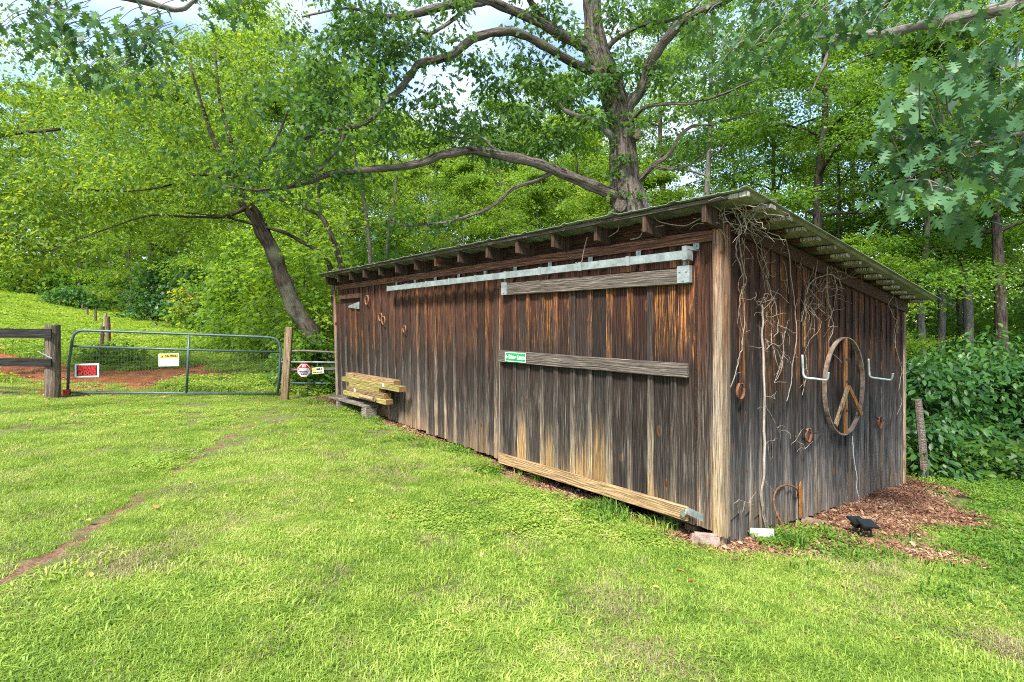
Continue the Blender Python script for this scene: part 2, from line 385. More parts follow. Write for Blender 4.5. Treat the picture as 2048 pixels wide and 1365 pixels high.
def axis(lo, hi, step, far, g=1.18):
    c = list(np.arange(lo, hi + 1e-6, step)); d = step; v = hi
    while v < far: d *= g; v += d; c.append(v)
    d = step; v = lo
    while v > -far: d *= g; v -= d; c.insert(0, v)
    return np.array(c)
gx = axis(-12, 9, .11, 170); gy = axis(.8, 15, .11, 170)
X, Yg = np.meshgrid(gx, gy); Xf, Yf = X.ravel(), Yg.ravel(); Zf = gh(Xf, Yf)
_s, _t, _in = inbarn(Xf, Yf, -.12); Zf = np.where(_in, Zf - .25, Zf)
nx, ny = len(gx), len(gy); I = np.arange(nx * ny).reshape(ny, nx)
Fq = np.stack([I[:-1, :-1].ravel(), I[:-1, 1:].ravel(), I[1:, 1:].ravel(), I[1:, :-1].ravel()], 1)
gm = mesh_np('ground', np.stack([Xf, Yf, Zf], 1), Fq, True)
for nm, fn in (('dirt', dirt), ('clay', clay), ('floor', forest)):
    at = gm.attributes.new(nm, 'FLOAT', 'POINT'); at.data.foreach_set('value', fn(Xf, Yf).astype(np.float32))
def ground_mat():
    m, nt, b, out = new_mat('ground_soil'); geo = nd(nt, 'ShaderNodeNewGeometry'); p = geo.outputs['Position']
    A = lambda n: nd(nt, 'ShaderNodeAttribute', attribute_name=n).outputs['Fac']
    n1 = noise(nt, p, 1.3, 4); n2 = noise(nt, p, 14, 5, .7); n3 = noise(nt, p, 60, 4, .7); n4 = noise(nt, p, 5, 4)
    turf = ramp(nt, n2, [(.3, (.085, .11, .032)), (.5, (.15, .175, .055)), (.7, (.24, .22, .10))])
    soil = ramp(nt, M(nt, 'ADD', M(nt, 'MULTIPLY', n2, .6), M(nt, 'MULTIPLY', n3, .4)), [(.35, (.10, .058, .034)), (.5, (.22, .13, .078)), (.66, (.36, .23, .145))])
    redc = ramp(nt, M(nt, 'ADD', M(nt, 'MULTIPLY', n4, .5), M(nt, 'MULTIPLY', n3, .5)), [(.34, (.13, .045, .018)), (.5, (.30, .105, .04)), (.66, (.42, .19, .085))])
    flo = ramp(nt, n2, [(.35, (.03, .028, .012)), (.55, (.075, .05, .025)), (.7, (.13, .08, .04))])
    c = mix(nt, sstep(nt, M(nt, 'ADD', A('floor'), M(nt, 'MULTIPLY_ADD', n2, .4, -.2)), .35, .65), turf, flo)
    c = mix(nt, sstep(nt, M(nt, 'ADD', A('dirt'), M(nt, 'MULTIPLY_ADD', n2, .6, -.3)), .35, .6), c, soil)
    c = mix(nt, sstep(nt, M(nt, 'ADD', A('clay'), M(nt, 'MULTIPLY_ADD', n4, .9, -.45)), .35, .6), c, redc)
    nt.links.new(c, b.inputs['Base Color']); b.inputs['Roughness'].default_value = .95; b.inputs['Specular IOR Level'].default_value = .1
    bump(nt, b, M(nt, 'ADD', n2, n3), .9, .03)
    return m
link('ground', gm, ground_mat(), kind='structure')

# ------------------------------------------------------------------ barn
RED = [(0, (.31, .20, .105)), (.10, (.25, .165, .10)), (.17, (.12, .092, .072)), (.26, (.060, .048, .040)), (.40, (.042, .031, .025)), (.58, (.050, .028, .020)), (.78, (.080, .034, .022)), (1, (.058, .026, .018))]
DOOR = [(0, (.44, .27, .11)), (.10, (.34, .22, .105)), (.155, (.15, .105, .07)), (.23, (.055, .045, .038)), (.42, (.040, .029, .023)), (.62, (.042, .026, .019)), (.80, (.060, .025, .016)), (1, (.06, .026, .018))]
GREY = [(0, (.25, .19, .135)), (.08, (.21, .18, .155)), (.17, (.115, .105, .10)), (.29, (.062, .056, .054)), (.44, (.038, .031, .028)), (.58, (.052, .030, .022)), (.78, (.078, .032, .021)), (1, (.055, .026, .019))]
BATT = [(0, (.38, .26, .145)), (.14, (.30, .22, .145)), (.30, (.13, .105, .085)), (.52, (.060, .041, .031)), (.78, (.10, .044, .026)), (1, (.085, .038, .025))]
DBAT = [(0, (.44, .30, .145)), (.12, (.33, .25, .155)), (.24, (.16, .13, .10)), (.38, (.075, .06, .05)), (.66, (.05, .034, .027)), (.82, (.11, .045, .026)), (1, (.06, .026, .018))]
W_FRONT = wood('weathered_boards', stops=RED, orange=.3, grey=.4, gz=(-.3, .1, .55, 1.3), gcol=(.22, .195, .165))
W_BATT = wood('weathered_battens', stops=BATT, orange=.6, oz=(1.0, 1.4, 2.05, 2.4), grey=.7, gz=(-.1, .2, 1.1, 1.9), gcol=(.30, .265, .22))
W_DOOR = wood('door_boards', stops=DOOR, orange=.8, oz=(1.2, 1.65, 2.05, 2.2), grey=.35, gz=(.2, .5, .9, 1.3))
W_DBAT = wood('door_battens', stops=DBAT, orange=.8, oz=(1.2, 1.6, 2.05, 2.25), grey=.7, gz=(.1, .3, .9, 1.3), gcol=(.27, .24, .20))
W_RIGHT = wood('side_boards', stops=GREY, orange=.7, oz=(.9, 1.35, 2.1, 2.6), grey=.5, gz=(-.7, -.4, .5, 1.2), gcol=(.24, .225, .21))
W_DARK = wood('dark_backing_and_rake', axis='X', stops=[(0, (.05, .028, .02)), (1, (.075, .038, .026))], orange=0)
W_TAIL = wood('rafter_timber', axis='Z', stops=[(0, (.075, .05, .036)), (1, (.085, .052, .036))], orange=0, bands=.2)
W_FRZ = wood('frieze_board', axis='X', stops=[(0, (.10, .05, .033)), (1, (.135, .064, .04))], orange=.25, oz=(0, .1, 3, 4))
W_RAIL = wood('grey_rail_timber', axis='X', stops=[(0, (.17, .14, .115)), (.5, (.125, .10, .082)), (1, (.12, .098, .078))], grey=.75, gz=(-1, 0, 3, 4), gcol=(.28, .245, .205), bands=.3, spread=.6)
W_SILL = wood('tan_rail_timber', axis='X', stops=[(0, (.46, .30, .145)), (1, (.46, .31, .155))], grey=.45, gz=(-2, -1, 3, 4), gcol=(.30, .22, .14), bands=.18)
W_TRIM = wood('corner_trim_timber', stops=[(0, (.40, .28, .15)), (.3, (.34, .26, .18)), (.55, (.27, .195, .13)), (.8, (.27, .15, .085)), (1, (.22, .10, .055))], grey=.6, gz=(-.2, .1, 2.2, 2.8), bands=.12, orange=.3)
W_PALE = wood('pale_lookouts', axis='Z', stops=[(0, (.55, .52, .44)), (1, (.52, .48, .40))], bands=.25)
GALV = plain('galvanised_steel', (.29, .32, .31), .5, .35, .3, 9, .1, (.19, .215, .205))
TIN = plain('roof_tin', (.30, .325, .28), .5, .35, .35, 5, .1, (.19, .21, .17))
BARN = thing('barn', 'weathered brown board and batten barn with lean-to tin roof', 'barn', bw(0, 0, -.25), BRZ)
UP = (0, 0, .25)

def board(name, parent, mat, x, z0, z1, wd, y0, th, side='front', tilt=0.0, skew=0.0, top=0.0):
    """upright board; x = s on the front, t on the right wall; y0 = distance of its face out from the wall line"""
    h = z1 - z0; a = wd / 2; c = min(.005, th * .3); b1 = (rng.random() - .5) * .02; wv = (rng.random() - .5) * .006
    rows = [(0, 0, b1), (h * .5, wv, 0), (h, 0, 0)]; V = []
    for k, (zz, yy, bb) in enumerate(rows):
        tl = (top if k == 2 else 0)
        for xx, y in ((-a, th), (-a, c), (-a + c, 0), (a - c, 0), (a, c), (a, th)):
            V.append((xx, y + yy, zz + bb * (xx / a) + tl * xx + (skew * xx if k == 0 else 0)))
    Fc = []
    for k in (0, 1):
        for i in range(6):
            j = (i + 1) % 6; Fc.append((k * 6 + i, k * 6 + j, k * 6 + 6 + j, k * 6 + 6 + i))
    Fc += [tuple(range(6))[::-1], tuple(range(12, 18))]
    m = bpy.data.meshes.new(name); m.from_pydata(V, [], Fc); m.update()
    if side == 'front': return link(name, m, mat, parent, (-x, -y0, z0), (0, tilt, 0))
    return link(name, m, mat, parent, (y0, x, z0), (0, tilt, math.pi / 2))

def lean(s): return .15 * max(0, s - 2.5) / 6.15 / 2.3 * -1
# front wall
EAVE = 2.44
mb = MB(); mb.box((-LEN + .05, .03, .02), (-.06, .07, EAVE + .22)); fw = mb.build('front_wall', W_DARK, BARN, UP)  # dark backing panel added behind boards and rafter gaps to stop light leaking
def zbot(s): return float(np.interp(s, [0, 3.2, 5.9, 8.65], [-.147, -.10, .0, .17]))
DL, DR = 2.99, .22
x = LEN - .16; k = 0
bats = []
while x > .15:
    if not (DR + .35 < x < DL - .25): 
        sd = (7.36 < x < 8.5)
        board('board', fw, W_FRONT, x, zbot(x) + rng.random() * .03, EAVE - .02 if not sd else 2.10, .250, .0, .022, tilt=lean(x))
        if sd: board('board', fw, W_FRONT, x, 2.25, EAVE - .02, .252, .0, .022)
    bats.append(x - .131); x -= .262
for x in bats:
    if x < .2 or (DR + .3 < x < DL - .2): continue
    sd = (7.36 < x < 8.5)
    wdt = .055 + rng.random() * .02
    board('batten', fw, W_BATT, x, zbot(x) + rng.random() * .04, EAVE - .03 if not sd else 2.09, wdt, .024, .022, tilt=lean(x))
    if sd: board('batten', fw, W_FRONT, x, 2.26, EAVE - .03, wdt, .02, .018)
for x in np.arange(.62, 3.0, .262): board('board', fw, W_FRONT, x, 2.05, EAVE - .02, .252, .0, .022)       # above the sliding door
for x in np.arange(.75, 3.0, .262): board('batten', fw, W_FRONT, x, 2.05, EAVE - .03, .06, .02, .018)
# boards between door and corner
board('batten', fw, W_BATT, .375, -.10, EAVE, .09, .004, .022)
board('board', fw, W_BATT, .185, -.14, EAVE - .02, .20, .006, .022)
mb = MB(); mb.box((-LEN + .0, -.035, EAVE - .055), (-.089, -.003, EAVE + .045)); mb.build('frieze_board', W_FRZ, fw)
board('corner_board', fw, W_TRIM, .044, -.165, EAVE + .05, .085, .034, .036)
board('corner_board', fw, W_TRIM, LEN - .045, .12, EAVE - .055, .085, .034, .03, tilt=lean(LEN))
mb = MB(); mb.box((-.10, .0, -.34), (-.02, .09, -.05)); mb.build('corner_post', W_TRIM, BARN, UP)
mb = MB(); mb.box((-.42, .06, -.34), (-.30, .16, .05)); mb.build('corner_post', W_TRIM, BARN, UP)
# small side hatch at the far end: lintel, gap, strap hinge
hd = MB(); hd.box((-8.52, -.028, 2.19), (-7.42, -.004, 2.275)); HD = hd.build('hatch_door', W_FRZ, BARN, UP)
mb = MB(); mb.box((-7.44, -.03, .3), (-7.37, -.006, 2.19)); mb.build('jamb', W_FRONT, HD)
mb = MB(); s0, z0 = on_front(697, 614, -.04); s1, z1 = on_front(718, 611, -.04)
mb.prism([(-s0, -.03, z0 - .02), (-s0 - .02, -.03, z0), (-s0, -.03, z0 + .02), (-s1, -.03, z0 + .085), (-s1, -.03, z0 - .055)], (0, -.008, 0))
for q in (.2, .5, .8): mb.obox((-s0 + (s0 - s1) * q, -.042, z0), (.012, 0, 0), (0, .006, 0), (0, 0, .012))
mb.build('strap_hinge', GALV, HD)
mb = MB(); mb.box((-8.6, -.05, .13), (-7.9, -.025, .19)); mb.build('base_plank', W_RAIL, HD, rot=(0, .0, 0))

# right wall
def zroof(t): return 2.71 - .135 * (t + .3)
mb = MB(); n_ = 1
mb.prism([(-.08, .06, 0), (-.08, WID - .05, -.35), (-.08, WID - .05, zroof(WID) - .06), (-.08, .06, zroof(0) - .06)], (.04, 0, 0)); rw = mb.build('right_wall', W_DARK, BARN, UP)  # dark panel added behind the side boards to keep light from leaking through
def zb2(t): return float(np.interp(t, [0, .6, 1.6, 3, 4.8], [-.28, -.31, -.36, -.47, -.60]))
t = .10; i = 0
while t < WID - .02:
    wd = .15 + rng.random() * .05; bt = .055 + rng.random() * .03
    tc_ = t + wd / 2; zt = zroof(tc_) - .175
    if i in (0, 1, 2, 4):           # patched feet below broken boards
        cut = -.05 + .05 * rng.random() - (.04 * i)
        board('board', rw, W_RIGHT, tc_, cut, zt, wd, .0, .022, 'right', skew=.25 if i < 3 else 0, top=-.135); board('board', rw, W_RIGHT, tc_, zb2(tc_) - .02, cut + .02, wd * .92, -.012, .02, 'right')
    else: board('board', rw, W_RIGHT, tc_, zb2(tc_) + rng.random() * .03, zt, wd + .02, .0, .022, 'right', tilt=(rng.random() - .5) * .004, top=-.135)
    tb = t + wd
    if tb < WID - .05: board('batten', rw, W_RIGHT, tb, zb2(tb) + rng.random() * .05, zroof(tb) - .18, bt, .018, .018, 'right', tilt=(rng.random() - .5) * .006, top=-.135)
    t += wd + rng.random() * .012 + .01; i += 1
board('corner_board', rw, W_TRIM, .036, -.165, zroof(0) - .15, .06, .03, .034, 'right')
board('corner_board', rw, W_TRIM, WID - .03, -.55, zroof(WID) - .15, .07, .026, .03, 'right')
mb = MB(); mb.prism([(.004, .1, zroof(.1) - .20), (.004, WID + .02, zroof(WID) - .20), (.004, WID + .02, zroof(WID) - .065), (.004, .1, zroof(.1) - .065)], (.036, 0, 0)); mb.build('rake_board', W_DARK, rw)
# back and far walls
mb = MB(); mb.box((-LEN + .02, WID - .04, -.55), (-.1, WID, zroof(WID) - .07)); mb.build('back_wall', W_DARK, BARN, UP)
mb = MB(); mb.prism([(-LEN, .08, .05), (-LEN, WID, -.3), (-LEN, WID, zroof(WID) - .07), (-LEN, .08, zroof(0) - .07)], (.04, 0, 0)); mb.build('far_wall', W_FRONT, BARN, UP)
# roof: rafters, lookout purlins, tin sheets
rf = MB(); rf.prism([(-LEN - .2, -.27, zroof(-.27) - .042), (-LEN - .2, WID + .12, zroof(WID + .12) - .042), (-LEN - .2, WID + .12, zroof(WID + .12) - .046), (-LEN - .2, -.27, zroof(-.27) - .046)], (LEN, 0, 0))
RF = link('roof', MB().mesh('roof'), None, BARN, UP)
rs = [.02 + .612 * k for k in range(15)]; rs[-1] = LEN - .02
for k, s in enumerate(rs):
    s2 = s + (rng.random() - .5) * .03 if 0 < k < 14 else s; t0 = -.25 - rng.random() * .03; mb = MB(); za, zb_ = zroof(t0) - .045, zroof(WID) - .045
    mb.prism([(-.02, t0, za - .15), (-.02, WID - .05, zb_ - .15), (-.02, WID - .05, zb_), (-.02, t0, za)], (.042, 0, 0))
    mb.build('rafter', W_TAIL, RF, (-s2, 0, 0))
for k in range(15):
    t = -.285 + .362 * k; ro = .36 + (rng.random() - .5) * .05 - (.012 * k); zt = zroof(t) - .012
    ln = LEN + .22 + ro; mb = MB(); wd = .075 if k else .03; th = .03 if k else .035
    mb.box((0, 0, -th), (ln, wd, 0))
    o = mb.build('purlin', W_FRZ if k else W_RAIL, RF, (-LEN - .22, t, zt), (-.134, 0, 0))
    # light on the purlin ends is put into a paler timber colour
    mb = MB(); mb.box((0, -.001, -th - .002), (.16, wd + .001, -.0005)); mb.build('lookout_end', W_PALE, RF, (ro - .155, t, zt), (-.134, 0, 0))
npan = 14
for k in range(npan):       # tin sheets with raised ribs
    x0 = -LEN - .26; pw = (LEN + .26 + .365) / npan; xs = x0 + pw * k; V = []; nu = 13
    jit = (rng.random() - .5) * .03
    prof = [(0, .014), (.05, .014), (.09, 0), (.30, 0), (.33, .008), (.36, 0), (.63, 0), (.66, .008), (.69, 0), (.92, 0), (.96, .014), (1.0, .014), (1.02, .016)]
    ts = [-.33 + jit, .8, 2.2, 3.6, WID + .16]
    for t in ts:
        wv = (rng.random() - .5) * .012 if t < 0 or t > 4 else 0
        for q, zz in prof: V.append((xs + pw * q, t, zroof(t) + zz + wv * math.sin(q * 9 + k)))
    n0 = len(V); V += [(a, b, c - .004) for a, b, c in V]; Fc = []
    for r in range(len(ts) - 1):
        for i in range(nu - 1):
            q = r * nu + i; Fc.append((q, q + 1, q + nu + 1, q + nu)); Fc.append((n0 + q, n0 + q + nu, n0 + q + nu + 1, n0 + q + 1))
    for i in range(nu - 1):
        Fc.append((i, n0 + i, n0 + i + 1, i + 1))
    for r in range(len(ts) - 1):
        q = r * nu; Fc.append((q, q + nu, n0 + q + nu, n0 + q)); q += nu - 1; Fc.append((q, n0 + q, n0 + q + nu, q + nu))
    m = bpy.data.meshes.new('roof_sheet'); m.from_pydata(V, [], Fc); m.update(); link('roof_sheet', m, TIN, RF)

# sliding door
TD = -.11
mb = MB(); mb.prism([(-DL, -.075, -.02), (-DR, -.075, -.13), (-DR, -.075, 2.18), (-DL, -.075, 2.18)], (0, .012, 0)); SD = mb.build('sliding_door', W_DARK, BARN, UP)
def dbot(s): return float(np.interp(s, [DR, DL], [-.125, -.02]))
db = [.427, .68, .928, 1.189, 1.45, 1.707, 1.966, 2.2, 2.449, 2.703]
edges = [DR] + db + [DL]
for a, b in zip(edges[:-1], edges[1:]):
    xc = (a + b) / 2; board('board', SD, W_DOOR, xc, dbot(xc) + .02, 2.18, b - a - .006, .095, .02)
for xb in db: board('batten', SD, W_DBAT, xb, dbot(xb) + .03, 2.16, .062 + rng.random() * .02, .116, .02, tilt=(rng.random() - .5) * .006)
board('batten', SD, W_DBAT, DL - .03, -.02, 2.15, .06, .114, .018)
def rail(name, parent, mat, cs, t0, th):
    """horizontal timber given its four corner pixels (left top, right top, right bottom, left bottom) on the plane t0"""
    q = [on_front(px, py, t0) for px, py in cs]; s0 = q[0][0]; zz = q[3][1]
    pts = [(-(s - s0), 0, z - zz) for s, z in q]; mb = MB(); mb.prism([pts[3], pts[2], pts[1], pts[0]], (0, th, 0))
    o = mb.build(name, mat, parent, (-s0, t0, zz))
    bv = o.modifiers.new('edge', 'BEVEL'); bv.width = .006; bv.segments = 1
    return o
rail('rail', SD, W_RAIL, [(1008, 567), (1376, 536), (1376, 568), (1008, 591)], -.155, .038)
rail('rail', SD, W_RAIL, [(996, 701), (1374, 728), (1374, 757), (996, 724)], -.155, .038)
rail('rail', SD, W_SILL, [(996, 906), (1373, 1015), (1373, 1044), (996, 926)], -.155, .038)
for px, w_, y0, y1 in ((1366.5, .125, 532, 566), (1008, .105, 565, 590)):
    s, z = on_front(px, y0, -.165); _, z2 = on_front(px, y1, -.165)
    mb = MB(); mb.box((-w_ / 2, 0, z2 - z), (w_ / 2, .008, 0)); mb.box((w_ / 2 - .008, .009, z2 - z), (w_ / 2, .045, -.001))
    mb.obox((0, .03, .05), (.012, 0, 0), (0, .012, 0), (0, 0, .055))
    for dx, dz in ((-.7, -.3), (.7, -.3), (0, -.82)): mb.obox((dx * w_ / 2 * .8, -.004, (z - z2) * dz), (.009, 0, 0), (0, .004, 0), (0, 0, .009))
    mb.build('hanger_plate', GALV, SD, (-s, -.168, z))
# hasp and padlock at the foot
s, z = on_front(1389, 1029, -.17); mb = MB(); mb.obox((0, 0, 0), (.082, 0, -.012), (0, .004, 0), (.002, 0, .030)); mb.obox((-.075, -.012, .004), (.008, 0, 0), (0, .01, 0), (0, 0, .014)); mb.build('hasp', GALV, SD, (-s, -.165, z))
mb = MB(); pts = [(-.03 * math.cos(a) * .6, 0, .02 * math.sin(a) + .02, .004) for a in np.linspace(0, math.pi, 8)]; mb.tube(pts, 6); mb.box((-.026, -.012, -.03), (.026, .012, .018))
mb.build('padlock', plain('padlock_steel', (.6, .58, .52), .3, .8), SD, (-s - .10, -.18, z - .012), (0, .7, 0))
board('door_stop', BARN, W_TRIM, 3.075, .17, 2.40, .075, .03, .03)
board('door_stop', BARN, W_BATT, 3.20, .17, 2.40, .07, .026, .026)
board('door_stop', BARN, W_BATT, .165, .12 - .0, 2.44, .075, .03, .03)
# overhead track
s0, z0 = on_front(779, 577, -.15); s1, z1 = on_front(1381, 512, -.15); zt = (z0 + z1) / 2 + .0
mb = MB(); mb.box((-s0, -.195, zt - .038), (-s1, -.13, zt + .038)); TR = mb.build('door_track', GALV, BARN, UP)
for k in range(10):
    s = s0 - .02 - (s0 - s1 - .04) * k / 9; mb = MB()
    mb.box((-.022, -.2, -.044), (.022, -.12, -.040)); mb.box((-.022, -.2, -.0395), (.022, -.1965, .042)); mb.box((-.022, -.2, .0425), (.022, -.03, .047)); mb.box((-.03, -.034, .056), (.03, -.029, .12)); mb.obox((0, -.04, .09), (.008, 0, 0), (0, .005, 0), (0, 0, .008))
    mb.build('track_bracket', GALV, TR, (-s, 0, zt))
mb = MB(); mb.box((-.022, -.202, -.048), (.022, -.10, .075)); mb.build('track_stop', GALV, TR, (-s1 - .03, 0, zt))
# ------------------------------------------------------------------ gate, posts, fence
GATEG = plain('grey_green_gate_paint', (.08, .12, .128), .4, .2, .3, 20, .05, (.05, .08, .086))
POSTW = wood('post_timber', stops=[(0, (.17, .11, .07)), (.3, (.20, .145, .10)), (1, (.16, .12, .09))], grey=.8, gz=(-1, 0, 3, 4), zr=(0, 2), bands=.2)
PALEP = wood('pale_post_timber', stops=[(0, (.36, .22, .11)), (.3, (.40, .28, .16)), (1, (.36, .26, .16))], grey=.4, gz=(-1, 0, 3, 4), zr=(0, 2), bands=.15)
BLACKW = wood('black_painted_board', axis='X', stops=[(0, (.022, .022, .022)), (1, (.03, .028, .026))], grey=.25, gz=(-1, 0, 3, 4), gcol=(.10, .09, .08), bands=.2)
RUST = plain('rusty_iron', (.22, .09, .04), .85, .2, .5, 40, .4, (.10, .045, .028))
WHITEP = plain('white_sign_plastic', (.78, .78, .76), .45, 0, .08, 10, 0)
REDP = plain('red_print', (.62, .02, .02), .5, 0, .1, 10, 0)
BLACKP = plain('black_print', (.015, .015, .016), .5, 0, .1, 10, 0)
YELP = plain('yellow_print', (.80, .55, .03), .5, 0, .1, 10, 0)
GREYP = plain('grey_print', (.50, .52, .55), .6, 0, .1, 10, 0)
REDENAMEL = plain('red_enamel', (.50, .05, .03), .5, 0, .3, 20, .05)

g0 = P(140, 788, 11.1); g1 = P(561, 790, 12.2); gd = Vector((g1.x - g0.x, g1.y - g0.y, 0)); GL = gd.length; grz = math.atan2(gd.y, gd.x)
GT = thing('tube_gate', 'long grey-green tubular farm gate with wire mesh infill, closed across the drive', 'gate', g0, grz)
dz = g1.z - g0.z; R0 = .026; H0, H1 = 1.29, 1.27
def gz_(x, v): return dz * x / GL + v * (H0 + (H1 - H0) * x / GL)
mb = MB(); pts = [(-.04, 0, gz_(0, 0) + .0), (-.02, 0, gz_(0, .45)), (.04, 0, gz_(0, .85)), (.07, 0, gz_(.07, .93)), (.14, 0, gz_(.14, .985)), (.24, 0, gz_(.24, 1.0))]
for q in np.linspace(.4, GL - .35, 6): pts.append((q, 0, gz_(q, 1.0)))
pts += [(GL - .2, 0, gz_(GL, 1.0)), (GL - .09, 0, gz_(GL, .975)), (GL - .03, 0, gz_(GL, .91)), (GL, 0, gz_(GL, .8)), (GL - .02, 0, gz_(GL, .4)), (GL - .06, 0, gz_(GL, 0))]
mb.tube([(*p, R0) for p in pts], 10); mb.build('frame', GATEG, GT, smooth=True)
for v, nm in ((0.02, 'rail'), (.745, 'rail')):
    mb = MB(); mb.tube([(.0 if v > .1 else -.03, 0, gz_(0, v), .024), (GL * .5, 0, gz_(GL * .5, v) - .006, .024), (GL - .02, 0, gz_(GL, v), .024)], 10); mb.build(nm, GATEG, GT, smooth=True)
xm = GL * .535; mb = MB(); mb.tube([(xm - .02, 0, gz_(xm, .02), .025), (xm + .03, 0, gz_(xm, 1), .025)], 10); mb.build('stile', GATEG, GT, smooth=True)
mb = MB()
for q in np.arange(.06, GL - .05, .055): mb.tube([(q, .012, gz_(q, .03), .0021), (q + .01, .012, gz_(q, .74), .0021)], 3, False)
for v in np.arange(.1, .74, .085): mb.tube([(.0, .014, gz_(0, v), .0021), (GL - .02, .014, gz_(GL, v), .0021)], 3, False)
mb.build('wire_mesh', plain('mesh_wire', (.10, .11, .10), .6, .4, .2), GT, kind='stuff')
mb = MB(); mb.obox((-.055, 0, .03), (.055, 0, 0), (0, .04, 0), (0, 0, .06)); mb.build('hinge_cap', REDENAMEL, GT)
mb = MB(); mb.tube([(.0, -.03, gz_(0, .60), .006), (.02, -.035, gz_(0, .59), .007), (-.05, -.02, gz_(0, .585), .006)], 6); mb.build('chain_loop', GALV, GT)

def hang(px, py, Y=None, off=-.045):
    """local gate coordinates of a pixel, on the front of the gate"""
    u = (px - 1024) / F; x = (g0.x - g0.y * u) / (gd.y / GL * u - gd.x / GL); Yq = g0.y + gd.y / GL * x
    q = g0 + gd / GL * x; nrm = Vector((gd.y, -gd.x, 0)).normalized() * -off
    return Vector((q.x, q.y, CAMZ + (652 - py) / F * Yq)) + nrm * 1.0, Yq
def sign(name, label, px, py, wpx, hpx, loc=None, rz=None, Y=None, back=WHITEP, tilt=0):
    if loc is None: loc, Y = hang(px, py)
    W, H = wpx / F * Y * (.855 if rz is None else 1), hpx / F * Y
    t = thing(name, label, 'sign', loc, grz if rz is None else rz); t.rotation_euler[1] = tilt
    mb = MB(); mb.box((-W / 2, 0, -H / 2), (W / 2, .004, H / 2)); mb.build('sign_board', back, t)
    return t, W, H
def patch(parent, name, mat, x0, x1, z0, z1, lift):
    mb = MB(); mb.box((x0, -lift, z0), (x1, -lift + .0012, z1)); return mb.build(name, mat, parent)
def letters(parent, body, h, x, z, mat, lift, width=None, bold=.0, slant=0, ext=.0006):
    m = text_mesh('lettering', body, h, bold=bold, ext=ext)
    xs = [v.co.x for v in m.vertices]; k = (width / (max(xs) - min(xs))) if width else 1
    cx = (max(xs) + min(xs)) / 2
    for v in m.vertices: v.co = Vector(((v.co.x - cx) * k + slant * v.co.y, v.co.y, v.co.z))
    return link('lettering', m, mat, parent, (x, -lift, z), (math.pi / 2, 0, 0))
t, W, H = sign('warning_sign', 'black and red BEWARE of DOG sign wired to the gate', 176, 741, 48, 27)
patch(t, 'print_panel', GREYP, -W * .455, W * .455, -H * .43, H * .43, .0025); patch(t, 'print_panel', BLACKP, -W * .42, W * .42, -H * .38, H * .38, .005)
letters(t, 'BEWARE', H * .30, 0, H * .17, REDP, .0075, W * .74, .004, .12); letters(t, 'of DOG', H * .26, 0, -H * .20, REDP, .0075, W * .74, .005, .05)
patch(t, 'rule', REDP, -W * .37, W * .37, -H * .035, -H * .005, .0075)
t, W, H = sign('caution_sign', 'white CAUTION sign with yellow header on the gate mesh', 339, 720, 42, 25)
mb = MB()
for x0, x1, z0, z1 in ((-.46, .46, .43, .45), (-.46, .46, -.44, -.42), (-.46, -.445, -.42, .43), (.445, .46, -.42, .43)): mb.box((x0 * W, -.0025, z0 * H), (x1 * W, -.001, z1 * H))
mb.build('border', BLACKP, t); patch(t, 'header', YELP, -W * .44, W * .44, H * .17, H * .42, .003)
letters(t, 'CAUTION', H * .17, W * .11, H * .295, BLACKP, .0055, W * .62, .003)
mb = MB(); mb.prism([(-W * .37, -.0055, H * .20), (-W * .27, -.0055, H * .20), (-W * .32, -.0055, H * .385)], (0, .001, 0)); mb.build('triangle', BLACKP, t)
for k in range(5): patch(t, 'text_line', GREYP, -W * .40, W * (.30 - .11 * ((k * 7) % 3)), H * (.085 - .085 * k) - H * .012, H * (.085 - .085 * k) + H * .012, .003)

# big hinge post and the black board fence
pb = P(105, 786, 10.75); pb.z = h1(pb.x, pb.y) - .05
FE = thing('board_fence', 'two black boards nailed to a thick weathered post left of the gate', 'fence', pb, -.04)
mb = MB(); mb.tube([(0, 0, -.2, .135), (0, 0, .05, .135), (.005, 0, .7, .128), (0, 0, P(0, 651, 10.75).z - pb.z - .01, .126), (0, 0, P(0, 650, 10.75).z - pb.z, .118)], 12, rough=.04); mb.build('post', POSTW, FE)
for y0, y1 in ((658.5, 677.5), (718, 734)):
    z0, z1 = P(0, y1, 10.6).z - pb.z, P(0, y0, 10.6).z - pb.z; mb = MB(); mb.prism([(-4.2, -.16, z0 + .04), (.115, -.16, z0), (.115, -.16, z1), (-4.2, -.16, z1 + .05)], (0, .026, 0)); mb.build('fence_board', BLACKW, FE)
mb = MB()
for q in np.arange(-4.1, -.1, .15): mb.tube([(q, .14, .05, .0018), (q, .14, 1.1, .0018)], 3, False)
for v in np.arange(.1, 1.1, .12): mb.tube([(-4.2, .142, v + .04, .0018), (-.1, .142, v, .0018)], 3, False)
mb.build('wire_mesh', plain('fence_wire', (.12, .12, .11), .6, .4, .2), FE, kind='stuff')
lc = thing('latch_chain', 'bright steel chain with hook hanging across the big fence post', 'chain', (pb.x, pb.y - .17, P(0, 713, 10.6).z), 0)
a, b = np.array([-.13, .0, .09]), np.array([.13, -.02, -.03])
for k in range(9):
    q = a + (b - a) * k / 8; mb = MB(); ax = (b - a) / np.linalg.norm(b - a); up = np.array([0, 0, 1.0]) if k % 2 else np.array([0, 1.0, 0])
    mb.tube([(*(q + ax * .022 * math.cos(w_) + up * .011 * math.sin(w_)), .0042) for w_ in np.linspace(0, 2 * math.pi, 9)[:-1]], 5, closed=True); mb.build('chain_link', GALV, lc)

